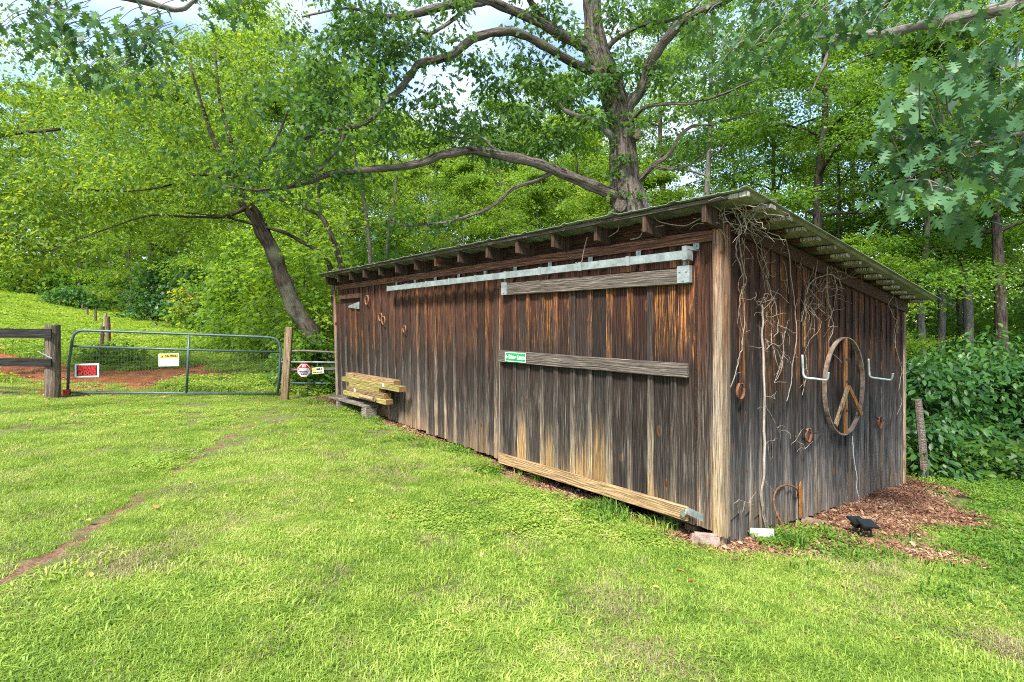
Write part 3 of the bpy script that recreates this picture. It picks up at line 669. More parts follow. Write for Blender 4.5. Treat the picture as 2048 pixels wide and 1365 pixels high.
# wooden gate post and small side gate
q = P(567, 801, 11.75); q.z = h1(q.x, q.y) - .02; hp = P(578, 655, 11.75).z - q.z
GP = thing('gate_post', 'pale square timber post leaning beside the gate latch', 'post', q, .15)
mb = MB(); mb.prism([(-.075, -.06, -.3), (.075, -.06, -.3), (.19, -.06, hp), (.045, -.06, hp)], (0, .12, 0)); o = mb.build('post_shaft', PALEP, GP); bv = o.modifiers.new('edge', 'BEVEL'); bv.width = .008
s0 = P(556, 790, 12.45); SG = thing('side_gate', 'small tubular gate backed by old split rails between post and barn', 'gate', (s0.x, s0.y, h1(s0.x, s0.y)), -.02)
zb = h1(s0.x, s0.y); YS = 12.45
def sz(py): return P(0, py, YS).z - zb
xr = P(700, 0, YS).x - s0.x
mb = MB(); mb.tube([(.01, 0, sz(800), .024), (.06, 0, sz(730), .024), (.11, 0, sz(715), .024), (.2, 0, sz(703), .024), (.6, 0, sz(702), .024), (xr - .1, 0, sz(706), .024), (xr, 0, sz(712), .024), (xr + .02, 0, sz(790), .024)], 8); mb.build('frame', plain('rusty_grey_tube', (.15, .13, .11), .6, .1, .4, 20, .1, (.09, .07, .055)), SG, smooth=True)
for py in (724, 766): mb = MB(); mb.tube([(.05, -.01, sz(py), .021), (xr, -.01, sz(py + 1.5), .021)], 8); mb.build('rail', GALV if py == 724 else GATEG, SG, smooth=True)
for ya, yb in ((731, 750), (771, 789)):
    SRM = W_RAIL if ya == 731 else POSTW
    mb = MB(); V = [(.1, .10, sz(yb), 0), (.5, .10, sz(yb + 1), 0), (xr + .3, .1, sz(yb - 3), 0)]
    mb.tube([(.08, .14, sz((ya + yb) / 2 + 1), (yb - ya) / 2 / F * YS), (.45, .14, sz((ya + yb) / 2 + 1), (yb - ya) / 2 / F * YS * .95), (xr + .35, .14, sz((ya + yb) / 2 - 2), (yb - ya) / 2 / F * YS * .95)], 7, rough=.12, flat=.5); mb.build('split_rail', SRM, SG)
cl = P(608, 741, 12.36)
t = thing('no_trespassing_sign', 'red and white octagonal NO TRESPASSING sign on the side gate', 'sign', cl, -.02); R_ = 14.6 / F * 12.36
def octo(r): return [(r * math.cos(math.pi / 8 + k * math.pi / 4), r * math.sin(math.pi / 8 + k * math.pi / 4)) for k in range(8)]
mb = MB(); mb.prism([(x, 0, z) for x, z in octo(R_)], (0, .004, 0)); mb.build('sign_board', REDP, t)
mb = MB(); mb.prism([(x, -.0022, z) for x, z in octo(R_ * .93)], (0, .001, 0)); mb.build('border', WHITEP, t)
o_ = octo(R_ * .86); up = [(x, z) for x, z in o_ if z > 0]
mb = MB(); mb.prism([(x, -.0042, z) for x, z in [(R_ * .795, .0)] + up + [(-R_ * .795, 0)]], (0, .001, 0)); mb.build('header', REDP, t)
letters(t, 'NO', R_ * .30, 0, R_ * .56, WHITEP, .0066, R_ * .5, .003); letters(t, 'TRESPASSING', R_ * .22, 0, R_ * .17, WHITEP, .0066, R_ * 1.4, .003)
for k, s in enumerate(('PRIVATE PROPERTY', 'VIOLATORS WILL BE', 'PROSECUTED')): letters(t, s, R_ * .14, 0, -R_ * (.17 + .2 * k), BLACKP, .0066, R_ * (1.3, 1.15, .8)[k], .0015)
mb = MB(); mb.tube([(0, .005, R_ * .9, .003), (0, .01, R_ * 1.25, .003)], 5); mb.build('hanging_wire', GALV, t)
cl = P(635.5, 741.5, 12.33); t, W, H = sign('camera_notice', 'small cream and yellow notice tilted beside the octagonal sign', 0, 0, 23.5, 12.5, cl, -.02, 12.33, plain('cream_print', (.72, .68, .46), .5, 0, .1), -.09)
patch(t, 'yellow_panel', YELP, -W * .47, -W * .25, -H * .12, H * .42, .003); letters(t, 'SMILE', H * .3, W * .12, H * .18, BLACKP, .003, W * .5, .003); letters(t, "YOU'RE ON CAMERA", H * .16, 0, -H * .28, BLACKP, .003, W * .86, .002)
mb = MB(); mb.tube([(.0, .0, H * .4, .002), (.0, .03, H * 1.3, .002)], 4); mb.build('hanging_wire', GALV, t)

# hillside posts
INS = plain('yellow_insulator', (.75, .60, .08), .5)
hp_lab = ['nearest hillside post, seen through the gate, pale brown timber', 'grey hillside post just behind the nearest one', 'pale tall hillside post with yellow insulator behind the gate top', 'hillside post fourth from the gate on the slope',
          'short hillside post on the upper slope below the trees', 'small far hillside post near the hilltop path', 'farthest small post at the top of the hillside fence line']
fp0 = None
for k, (px, yt, yb, Yp) in enumerate([(201, 653, 728, 15.5), (217, 634, 690, 19), (210, 627, 673, 21), (192, 621, 651, 26), (175, 615, 639, 30), (164, 608, 628, 34), (152, 600, 619, 38)]):
    q = P(px, yb, Yp); q.z = h1(q.x, q.y); hgt = P(px, yt, Yp).z - q.z
    o = thing('fence_post', hp_lab[k], 'fence post', q, rng.random(), 'fence posts running up the hillside')
    mb = MB(); r = .055 if k != 1 else .075; lx = (rng.random() - .5) * .08; mb.tube([(0, 0, -.3, r * 1.05), (lx, 0, hgt * .6, r), (lx * 1.5, 0, hgt, r * .95)], 8, rough=.06); mb.build('post_shaft', PALEP if k in (0, 2) else POSTW, o)
    if k in (1, 2, 3, 4):
        for f in (.35, .7): mb = MB(); mb.obox((lx + r + .03, -.02, hgt * f), (.022, 0, 0), (0, .03, 0), (0, 0, .07)); mb.build('insulator', INS, o)

# ------------------------------------------------------------------ lumber bench against the front wall
YLUM = wood('yellow_treated_lumber', axis='X', stops=[(0, (.36, .30, .09)), (1, (.40, .33, .10))], bands=.2, grey=.15, gz=(-1, 0, 3, 4))
BLUM = wood('brown_lumber', axis='X', stops=[(0, (.34, .22, .10)), (1, (.36, .235, .11))], bands=.25, grey=.2, gz=(-1, 0, 3, 4))
LABELM = plain('paper_label', (.70, .78, .76), .6, 0, .1)
def beam(label, pxl, pyl, pxr, pyr, t, hh, dd, mat, tag_px=None):
    sl, zl = on_front(pxl, pyl, t); sr, zr = on_front(pxr, pyr, t)
    z = (zl + zr) / 2; loc = bw(sl, t, z); o = thing('lumber_beam', label, 'lumber', loc, BRZ, 'lumber stacked on the low bench')
    L = sl - sr; mb = MB(); mb.box((0, 0, -hh / 2), (L, dd, hh / 2)); b_ = mb.build('beam', mat, o); bv = b_.modifiers.new('edge', 'BEVEL'); bv.width = .006
    mb = MB(); mb.box((L + .0005, .004, -hh / 2 + .004), (L + .003, dd - .004, hh / 2 - .004)); mb.build('end_grain', plain('end_grain', (.22, .12, .05), .9, 0, .4, 30), o)
    if tag_px:
        s_, z_ = on_front(*tag_px, t); mb = MB(); mb.box((sl - s_ - .035, -.002, z_ - z - .026), (sl - s_ + .035, -.0005, z_ - z + .026)); mb.build('stapled_label', LABELM, o)
    return o
bt = -.30
beam('brown top timber lying on the lumber stack by the barn wall', 691, 752.5, 787, 764.5, -.27, .088, .135, BLUM)
beam('longest yellow-green timber with a white label, second from the top', 683, 760, 797, 777, bt, .088, .14, YLUM, (766.5, 771))
beam('short yellow timber in the middle of the lumber stack', 697, 770.5, 757, 780.5, bt, .088, .14, YLUM)
beam('tan timber with a white label, fourth from the top of the stack', 693, 779, 767, 791, bt, .088, .14, BLUM, (709.5, 780.5))
beam('lowest yellow timber of the stack, resting on the bench', 686, 787.5, 771, 802.5, bt - .005, .088, .14, YLUM)
sl, zl = on_front(716, 795, -.40); sr, zr = on_front(743, 799, -.40)
o = thing('log_piece', 'short pale split log lying in front of the lumber stack', 'log', bw(sl, -.40, (zl + zr) / 2 + .005), BRZ); mb = MB(); mb.tube([(0, .045, 0, .04), (.3, .045, .004, .043), (sl - sr, .045, 0, .04)], 9, rough=.08); mb.build('log', PALEP, o)
sl, zl = on_front(688, 798, -.42); zt_ = on_front(686, 792, -.3)[1] - .047
BE = thing('low_bench', 'low rough plank bench on stubby block legs at the barn foot', 'bench', bw(8.15, -.33, h1(*bw(8.15, -.33, 0)[:2])), BRZ)
zg = BE.location.z; mb = MB(); mb.box((-.02, -.04, zt_ - zg - .05), (1.74, .2, zt_ - zg)); BENW = wood('bench_timber', axis='X', stops=[(0, (.30, .25, .20)), (1, (.28, .23, .18))], grey=.5, gz=(-1, 0, 3, 4)); o = mb.build('seat', BENW, BE); o.modifiers.new('edge', 'BEVEL').width = .008
for xx, ww in ((.45, .06), (1.66, .11)):
    p_ = bw(8.15 - xx, -.33, 0); g_ = h1(p_.x, p_.y) - zg; mb = MB(); mb.prism([(xx - ww, -.05, g_ - .05), (xx + ww, -.05, g_ - .05), (xx + ww * .85, -.05, zt_ - zg - .052), (xx - ww * .85, -.05, zt_ - zg - .052)], (0, .2, 0)); mb.build('leg', BENW, BE)

# ------------------------------------------------------------------ things hung on the barn
def horseshoe(label, loc, rz, size, tilt=0, mat=RUST, openup=True):
    o = thing('horseshoe', label, 'horseshoe', loc, rz, 'horseshoes nailed to the barn'); o.rotation_euler[1] = tilt
    pts = []
    for a in np.linspace(math.radians(-62), math.radians(242), 15): pts.append((size * .82 * math.cos(a) * (.92 if math.sin(a) < -.5 else 1), 0, -size * math.sin(a), size * .17))
    mb = MB(); mb.tube(pts, 6, flat=.5); mb.build('shoe', mat, o, smooth=False); return o
TANR = plain('tan_rust', (.30, .15, .07), .85, .1, .4, 40, .3)
for px, py, sz_, tl, lab in ((734, 600, .09, .1, 'tan horseshoe high on the far front boards beside the hatch'), (761, 634, .075, .05, 'upper left horseshoe of the touching pair on the front wall'), (767, 641, .075, -.15, 'lower right horseshoe of the touching pair on the front wall'), (809, 658, .06, 0, 'small horseshoe below the track on the front wall')):
    s, z = on_front(px, py, -.05); horseshoe(lab, bw(s, -.05, z), BRZ, sz_, tl, TANR)
for px, py, sz_, tl, lab in ((1481, 782, .072, .05, 'rusty horseshoe on the side wall near the corner post'), (1617, 870, .075, .1, 'rusty horseshoe under the black hose on the side wall'), (1760, 845, .08, .0, 'rusty ring-like horseshoe low on the side wall behind the peace sign')):
    t, z = on_right(px, py, .05); horseshoe(lab, bw(-.05, t, z), BRZ + math.pi / 2, sz_, tl, RUST)
# green street sign on the middle door rail
s, z = on_front(1030.5, 715, -.165); s2 = on_front(1010, 712, -.165)[0]; s3 = on_front(1051.5, 718, -.165)[0]; W = s2 - s3; H = .112
t = thing('street_sign', 'green sign reading Liars Lane with arrow on the door rail', 'sign', bw(s, -.165, z), BRZ); GRN = plain('green_sign_paint', (.005, .30, .07), .4, 0, .1)
mb = MB(); mb.box((-W / 2, 0, -H / 2), (W / 2, .004, H / 2)); mb.build('sign_board', GRN, t)
mb = MB()
for x0, x1, z0, z1 in ((-.5, .5, .44, .5), (-.5, .5, -.5, -.44), (-.5, -.48, -.44, .44), (.48, .5, -.44, .44)): mb.box((x0 * W, -.002, z0 * H), (x1 * W, -.0005, z1 * H))
mb.build('border', WHITEP, t); letters(t, 'Liars Lane', H * .40, W * .075, 0, WHITEP, .003, W * .76, .004)
mb = MB(); mb.prism([(-W * .46, -.003, 0), (-W * .41, -.003, -H * .2), (-W * .41, -.003, H * .2)], (0, .001, 0)); mb.box((-W * .409, -.003, -H * .05), (-W * .345, -.002, H * .05)); mb.build('arrow', WHITEP, t)
# peace sign hoop
t0, z0 = on_right(1692, 772, .07); RP = .555
PS = thing('peace_sign', 'large hoop with wooden spokes forming a peace sign on the side wall', 'wall ornament', bw(-.035, t0, z0), BRZ + math.pi / 2)
HOOP = plain('weathered_hoop', (.25, .205, .165), .75, .1, .4, 9, .3, (.14, .075, .05)); OSP = wood('orange_spoke_timber', stops=[(0, (.45, .20, .06)), (1, (.42, .17, .05))], grey=.35, gz=(-1, 0, 3, 4), bands=.3, zr=(0, 2))
n = 48; V = []; Fc = []
for k in range(n):
    a = 2 * math.pi * k / n; r1, r2 = RP * (1 + .006 * math.sin(3 * a)), RP - .014
    for r, y in ((r1, -.042), (r1, .0), (r2, .0), (r2, -.042)): V.append((r * math.cos(a), y, r * math.sin(a)))
for k in range(n):
    k2 = (k + 1) % n
    for i in range(4): Fc.append((k * 4 + i, k2 * 4 + i, k2 * 4 + (i + 1) % 4, k * 4 + (i + 1) % 4))
m = bpy.data.meshes.new('hoop'); m.from_pydata(V, [], Fc); m.update(); link('hoop', m, HOOP, PS)
mb = MB(); mb.box((-.026, -.045, -.01), (.026, -.02, RP - .016)); mb.build('spoke', OSP, PS); mb = MB(); mb.box((-.026, -.045, -RP + .016), (.026, -.02, -.011)); mb.build('spoke', OSP, PS)
for a, mt in ((math.radians(-131), PALEP), (math.radians(-43), OSP)):
    mb = MB(); c, s_ = math.cos(a), math.sin(a); mb.obox((c * RP * .51, -.058 if mt is PALEP else -.0575, s_ * RP * .51 + .0), (c * RP * .46, 0, s_ * RP * .46), (0, .012, 0), (-s_ * .028, 0, c * .028)); mb.build('spoke', mt, PS)
mb = MB()
for zz in (.30, .05, -.28): mb.box((-.028, -.050, zz - .011), (.028, -.0455, zz + .011))
mb.obox((-.235, -.073, -.27), (.0218, 0, .019), (0, .003, 0), (.0075, 0, -.0086)); mb.build('strap', BLACKP, PS)
# bent pipe hooks
PIPE = plain('pale_green_pipe', (.33, .39, .365), .5, .3, .3, 12, .1, (.22, .26, .24))
def pipe_hook(label, pix):
    pts = [on_right(px, py, o) + (o,) for px, py, o in pix]; t0_, z0_, _ = pts[0]; o = thing('pipe_hook', label, 'hook', bw(0, t0_, z0_), BRZ + math.pi / 2, 'bent pipe hooks either side of the peace sign')
    mb = MB(); ln = smooth_line([(t - t0_, -oo, z - z0_, .012) for t, z, oo in pts], 5); mb.tube(ln, 8); mb.build('pipe', PIPE, o, smooth=True)
pipe_hook('bent pale pipe hook left of the peace sign', [(1604.5, 710, .05), (1606, 740, .05), (1607, 750, .06), (1612, 756, .09), (1630, 758, .16), (1650, 760.5, .24), (1655, 757, .26), (1657, 745, .27)])
pipe_hook('bent pale pipe hook right of the peace sign', [(1737, 718, .05), (1738.5, 745, .05), (1739.5, 752, .06), (1744, 755.5, .09), (1762, 758, .17), (1780, 760, .25), (1784, 756, .27), (1786, 747, .28)])
# black hose ends
HOSE = plain('black_rubber', (.02, .02, .022), .6)
for lab, pix in (('thin black cable looped under the left pipe hook on the side wall', [(1603, 852), (1610, 861), (1622, 865), (1634, 866), (1642, 862), (1646, 858)]), ('thin black cable drooping low on the wall behind the peace sign', [(1749, 832), (1756, 837), (1764, 841), (1775, 842), (1783, 838), (1787, 826), (1789, 812)])):
    pts = [on_right(px, py, .05) for px, py in pix]; o = thing('cable', lab, 'cable', bw(0, pts[0][0], pts[0][1]), BRZ + math.pi / 2); mb = MB(); mb.tube(smooth_line([(t - pts[0][0], -.05, z - pts[0][1], .008) for t, z in pix and pts], 4), 6); mb.build('cord', HOSE, o, smooth=True)

# ------------------------------------------------------------------ dead vines on the side wall
VINE = plain('dead_vine_bark', (.30, .25, .195), .9, 0, .35, 30, .3, (.16, .125, .10)); VINED = plain('dark_dead_vine', (.17, .12, .08), .9, 0, .35, 30, .3, (.09, .06, .04)); PEEL = bark('peeling_vine_bark', (.09, .055, .04), (.33, .28, .23), 40, 2, 1.0, .02)
def z5(pl): return [(1440 + x / 5.055, 430 + y / 5.055) for x, y in pl]
def z4(pl): return [(1420 + x / 4.015, 360 + y / 4.015) for x, y in pl]
def zz5(pl): return [(1420 + x / 2.844, 640 + y / 2.844) for x, y in pl]
def vine_strand(mb, pix, r, base, out=.05, wob=.012, r2=None):
    pts = [on_right(px, py, out) for px, py in pix]; r2 = r if r2 is None else r2; n = len(pts)
    r *= .62; r2 *= .62
    row = [(t - base[0], -out - (rng.random()) * .03 + .012, z - base[1], r + (r2 - r) * i / max(1, n - 1)) for i, (t, z) in enumerate(pts)]
    ln = smooth_line(row, 3); ln[1:-1, :3] += (rng.random((len(ln) - 2, 3)) - .5) * wob; mb.tube(ln, 5)
    return ln
def twigs(mb, ln, n, L, r):
    for _ in range(n):
        i = rng.integers(0, len(ln)); p = ln[i, :3].copy(); d = rng.normal(size=3) * (1, .25, 1); d /= np.linalg.norm(d); row = [(*p, r)]
        for k in range(5):
            d = d + rng.normal(size=3) * (.35, .2, .35) + (0, 0, -.08); d /= np.linalg.norm(d); p = p + d * L * (.6 + .8 * rng.random()) / 5; p[1] = min(max(p[1], -.16), -.03); row.append((*p, r * (1 - k * .13)))
        mb.tube(row, 4, False)
def vine(label, base_px, strands, tw=(0, .2, .0022)):
    b = on_right(*base_px, .05); o = thing('dead_vine', label, 'vine', bw(0, b[0], b[1]), BRZ + math.pi / 2, 'dead vines clinging to the side wall'); mt = MB()
    for pix, r, r2, m in strands:
        mb = MB(); ln = vine_strand(mb, pix, r, b, r2=r2); mb.build('stem', m, o); twigs(mt, ln, tw[0], tw[1], tw[2])
    if tw[0]: mt.build('tendrils', VINE, o, kind='stuff')
    return o
vine('pale dead vine strands hanging from the eaves beside the corner post', (1478, 462), [
    (z5([(190, 150), (160, 260), (150, 350), (190, 470), (230, 600), (250, 700), (230, 800), (245, 900), (255, 1050), (235, 1250), (220, 1365)]) + [(1476, 720), (1470, 745), (1462, 775)], .009, .006, VINE),
    (z5([(205, 150), (200, 300), (215, 450), (240, 640), (262, 700), (215, 735)]), .008, .005, VINE), (z5([(215, 240), (250, 300), (282, 350)]), .004, .003, VINE), (z5([(215, 735), (205, 900), (180, 1100)]), .005, .003, VINE)], (4, .2, .0022))
vine('tangled dead vine with a curled loop left of centre on the side wall', (1524, 560), [
    (z5([(300, 190), (370, 300), (400, 480), (430, 600), (470, 680)]), .008, .007, VINED), (z5([(410, 400), (450, 500), (480, 600), (478, 675)]), .006, .004, VINE),
    (z5([(470, 680), (500, 800), (500, 880), (450, 960)]), .006, .005, VINE), (z5([(440, 810), (510, 800), (550, 870), (580, 1000), (592, 1080), (580, 1180), (530, 1230)]), .009, .006, VINE), (z5([(590, 1090), (640, 1160), (642, 1210)]), .005, .003, VINE),
    (z5([(360, 780), (370, 880), (430, 930), (470, 1030), (500, 1120), (520, 1220)]), .009, .008, VINED), (z5([(520, 1220), (510, 1300), (530, 1365)]), .007, .006, VINE), (z5([(450, 1360), (510, 1305), (580, 1320), (625, 1365)]) + [(1566, 715), (1560, 745), (1550, 765)], .006, .004, VINE)], (6, .22, .0022))
vine('thick peeling vine trunk climbing the side wall from the ground', (1524, 1050), [
    (zz5([(325, 1185), (305, 1080), (295, 1000), (295, 850), (300, 700), (300, 500), (298, 300), (295, 100)]) + [(1523, 640), (1522, 610)], .024, .016, PEEL), (zz5([(310, 430), (340, 440), (372, 452)]), .005, .003, VINE), (zz5([(312, 480), (350, 560), (392, 640)]), .006, .004, VINE), (zz5([(305, 725), (330, 695), (370, 685)]), .007, .004, VINED), (zz5([(410, 80), (412, 170), (398, 250), (360, 360)]), .006, .004, VINE)], (3, .2, .0022))
vine('long single dead vine strand dropping down the middle of the side wall', (1580, 560), [
    (z5([(640, 220), (690, 400), (720, 600), (740, 800), (760, 930), (765, 1100), (755, 1365)]) + [(1587, 720), (1580, 770), (1573, 803)], .009, .006, VINE), (z5([(835, 400), (805, 550), (800, 800), (795, 930)]), .005, .004, VINED), (z5([(645, 470), (680, 640), (690, 800)]), .004, .003, VINE)], (2, .15, .002))
vine('wide dead vine nest under the eaves above the peace sign', (1645, 550), [
    (z4([(1060, 860), (1020, 800), (960, 765), (880, 780), (800, 840), (765, 900), (770, 960), (760, 1010)]), .011, .008, VINE), (z4([(870, 650), (850, 800), (890, 900), (930, 850)]), .007, .005, VINE), (z4([(930, 700), (940, 900), (960, 1010), (980, 1100), (990, 1200), (960, 1290)]), .009, .006, VINE),
    (z4([(990, 760), (1000, 900), (975, 1050), (940, 1180)]), .006, .005, VINE), (z4([(1200, 700), (1195, 770), (1120, 785), (1040, 740), (950, 700)]), .007, .005, VINED), (z4([(780, 850), (850, 960), (900, 1000)]), .005, .003, VINE), (z4([(760, 1010), (770, 1100), (760, 1200), (765, 1340)]), .007, .004, VINE), (z4([(790, 1000), (820, 1100), (830, 1250)]), .005, .003, VINE)], (8, .28, .0022))
vine('dead vine hanging near the far end of the side wall', (1790, 640), [
    (z4([(1460, 930), (1440, 1000), (1470, 1100), (1500, 1160), (1490, 1280), (1480, 1350)]), .007, .005, VINE), (z4([(1490, 940), (1500, 1050), (1515, 1150), (1510, 1230)]), .005, .004, VINE), (zz5([(1060, 0), (1050, 100), (1070, 220), (1085, 300), (1075, 400), (1090, 470), (1060, 540)]), .006, .004, VINE)], (4, .18, .002))
vine('short broken vine stubs on the lower side wall by the pipe hook', (1590, 880), [
    (zz5([(480, 660), (490, 690), (520, 710), (530, 735)]), .006, .004, VINE), (zz5([(535, 200), (545, 280), (548, 350), (530, 430)]), .006, .004, VINE), (zz5([(140, 1045), (180, 1025), (250, 1055)]), .005, .003, VINE)], (4, .12, .003))
vine('white dangling root strand running from the peace sign to the mulch', (1705, 880), [
    (zz5([(805, 660), (815, 760), (830, 880), (835, 960), (845, 1030), (858, 1115)]), .005, .005, WHITEP), (zz5([(790, 870), (785, 950), (770, 1050)]), .006, .005, VINED)], (0, .1, .002))
b = on_right(1470, 425, .1); o = thing('vine_tangle', 'dense nest of dry twigs packed under the roof at the corner', 'vine', bw(.0, b[0], b[1]), BRZ + math.pi / 2); mb = MB()
for k in range(75):
    p = np.array([(rng.random() - .35) * .62, -.02 - rng.random() * .26, (rng.random() - .45) * .2 - .02]); p[2] -= max(0, p[0] - .1) * .16
    d = rng.normal(size=3) * (1, .5, .6); d /= np.linalg.norm(d); row = [(*p, .0035)]
    for i in range(6): d = d + rng.normal(size=3) * .4 + (0, 0, -.1); d /= np.linalg.norm(d); p = p + d * .05; p[2] = min(p[2], .10 - .134 * p[0]); row.append((*p, .0035 - i * .0004))
    mb.tube(row, 4, False)
mb.build('tendrils', VINE, o, kind='stuff')
b = on_front(1300, 430, -.1); o = thing('eave_vine', 'thin bare vine loops hanging from the front eaves near the corner', 'vine', bw(b[0], -.1, b[1]), BRZ)
for pl in ([(1700 , 150), (1620, 145), (1590, 170)], [(1770, 180), (1700, 215), (1600, 200), (1575, 180)], [(1560, 230), (1500, 235), (1610, 215)], [(1345, 265), (1390, 240), (1405, 215)], [(1190, 385), (1220, 395), (1240, 330), (1262, 270)], [(1445, 278), (1490, 270), (1512, 248)]):
    mb = MB(); pts = [on_front(640 + x / 2.327, 360 + y / 2.327, -.1) for x, y in pl]; mb.tube(smooth_line([(-(s - b[0]), -.02 * i, z - b[1], .005) for i, (s, z) in enumerate(pts)], 4), 5); mb.build('tendril', VINE, o)

# ------------------------------------------------------------------ at the foot of the side wall
def onground(px, py, lift=0): q = gpix(px, py); return Vector((q[0], q[1], h1(q[0], q[1]) + lift))
SOLARB = plain('black_solar_plastic', (.012, .013, .016), .25, 0, .2, 12, 0, spec=.5)
for px, py, lab, r in ((1722, 1076, 'black solar spotlight on a stake, the one nearer the barn', .25), (1742, 1082, 'black solar spotlight on a stake, the one nearer the lawn', .1)):
    q = onground(px, py); o = thing('solar_light', lab, 'solar light', q, r, 'solar spotlights in the mulch')
    mb = MB(); mb.tube([(0, 0, -.05, .009), (.0, .0, .10, .009), (-.01, .01, .13, .012)], 6); mb.build('stake', SOLARB, o); mb = MB(); mb.obox((-.02, .02, .155), (.078, 0, -.008), (0, .055, .02), (.001, -.003, .009)); mb.build('solar_panel', SOLARB, o)
    mb = MB(); mb.obox((-.02, .035, .118), (.035, 0, 0), (0, .03, .012), (0, -.01, .022)); mb.build('lamp_head', SOLARB, o)
# white plaque
q = onground(1525, 1084); q.z += .035; Yq = q.y; W, H = 46 / F * Yq, 17.5 / F * Yq
t = thing('garden_plaque', 'small white plaque with raised letters leaning at the side wall foot', 'plaque', q, -.12); t.rotation_euler[0] = -.12
mb = MB(); mb.box((-W / 2, 0, -.01), (W / 2, .014, H)); o = mb.build('plaque_board', plain('dirty_shaded_plaque', (.56, .53, .47), .7, 0, .35, 30, .2), t); o.modifiers.new('edge', 'BEVEL').width = .004  # board greyed for dirt and for the shadows round the raised letters
letters(t, 'Lovely', H * .30, W * .0, H * .68, WHITEP, .004, W * .74, .004, .1, .006); letters(t, 'Gardens', H * .27, W * .02, H * .25, WHITEP, .004, W * .84, .004, .1, .006)
# rusty crook
pix = [(1607, 1085), (1594, 1062), (1578, 1045), (1563, 1032), (1553, 1018), (1548, 1000), (1551, 988), (1560, 976), (1573, 971), (1585, 974), (1594, 981), (1597, 986), (1593, 990), (1588, 986)]
q = onground(1579 + 2, 1086); Yc = 4.95; base = P(1581, 1088, Yc)
o = thing('garden_crook', 'rusty hooked iron rod leaning beside the side wall', 'garden hook', (base.x, base.y, base.z), 0)
mb = MB(); pl = zz5([(450, 1255), (430, 1200), (405, 1150), (375, 1090), (362, 1030), (370, 985), (390, 955), (425, 941), (465, 945), (492, 962), (502, 985), (495, 1002)]); mb.tube(smooth_line([(P(x, y, Yc + .06 * i).x - base.x, .06 * i, P(x, y, Yc + .06 * i).z - base.z, .0085) for i, (x, y) in enumerate(pl)], 4), 6); mb.build('rod', RUST, o, smooth=True)
# rusty strap against the boards
t0_, z0_ = on_right(1601, 1030, .04); o = thing('iron_strap', 'orange rusted iron strap standing against the side wall foot', 'scrap iron', bw(-.03, t0_, z0_), BRZ + math.pi / 2); mb = MB(); mb.prism([(-.03, -.02, -.02), (.01, -.02, -.02), (.02, -.02, .2), (-.005, -.02, .34), (-.03, -.02, .3)], (0, .012, 0)); mb.build('strap', plain('orange_rust', (.36, .13, .02), .8, .1, .5, 30, .3), o)
# stones and bricks
def stone(name, label, cat, loc, size, rz, mat, grp=None, tilt=(0, 0)):
    bm = bmesh.new(); bmesh.ops.create_cube(bm, size=1); bmesh.ops.bevel(bm, geom=bm.edges[:], offset=.12, segments=2, affect='EDGES'); 
    for v in bm.verts: v.co = Vector((v.co.x * size[0], v.co.y * size[1], v.co.z * size[2])) * (1 + (rng.random() - .5) * .10)
    m = bpy.data.meshes.new(name); bm.to_mesh(m); bm.free(); o = link(name, m, mat, None, loc, (tilt[0], tilt[1], rz)); return tag(o, label, cat, grp)
PINK = plain('pinkish_stone', (.34, .255, .215), .9, 0, .4, 18, .6, (.22, .155, .125)); BRICKM = plain('worn_brick', (.34, .15, .085), .9, 0, .35, 25, .4, (.24, .11, .07)); SLATE = plain('brown_slate', (.22, .145, .11), .85, 0, .3, 12, .3)
q = onground(1413, 1096); stone('paver_stone', 'pale pink paver set on edge in front of the barn corner', 'stone', q + Vector((.0, .02, .05)), (.24, .07, .11), -.32, PINK)
q = onground(1180, 1004); stone('flat_stone', 'flat tan stone half buried under the sliding door', 'stone', q + Vector((0, .05, -.01)), (.55, .26, .06), -.6, plain('tan_stone', (.40, .29, .19), .9, 0, .3, 10, .4))
q = onground(1787, 985); stone('brick', 'red brick lying at the far foot of the side wall', 'brick', q + Vector((0, 0, .02)), (.20, .10, .07), .5, BRICKM, None, (.1, .15))
q = onground(1812, 994); stone('brick', 'second red brick a step out from the side wall end', 'brick', q + Vector((0, 0, .02)), (.20, .10, .06), -.3, BRICKM, None, (.1, .1))
q = onground(1632, 1052); stone('slate_slab', 'flat brown slab of stone tilted on the mulch', 'stone', q + Vector((0, 0, .02)), (.26, .14, .035), -.5, SLATE, None, (.25, .1))
q = onground(1700, 1055); stone('timber_slab', 'half rotten flat plank lying in the mulch by the lights', 'plank', q + Vector((.0, 0, .012)), (.55, .10, .04), -.08, W_TRIM)
def stick(label, pix, r, mat):
    pts = [onground(px, py, r) for px, py in pix]; o = thing('stick', label, 'stick', pts[0], 0); mb = MB(); ln = smooth_line([(p.x - pts[0].x, p.y - pts[0].y, p.z - pts[0].z + (.02 if 0 < i < len(pts) - 1 else 0), r) for i, p in enumerate(pts)], 4); mb.tube(ln, 6, rough=.1); mb.build('wood', mat, o)
STK = plain('bare_stick', (.40, .24, .14), .9, 0, .35, 25, .3)
stick('reddish stick pointing at the slab in the mulch', [(1577, 1070), (1600, 1066), (1618, 1063), (1634, 1060)], .012, STK)
stick('short peeled stick beside the crook foot', [(1576, 1074), (1590, 1072), (1596, 1072)], .014, PALEP)
stick('thin fallen twig lying on the mulch near the wall end', [(1757, 1011), (1775, 1014), (1795, 1018)], .008, VINE)
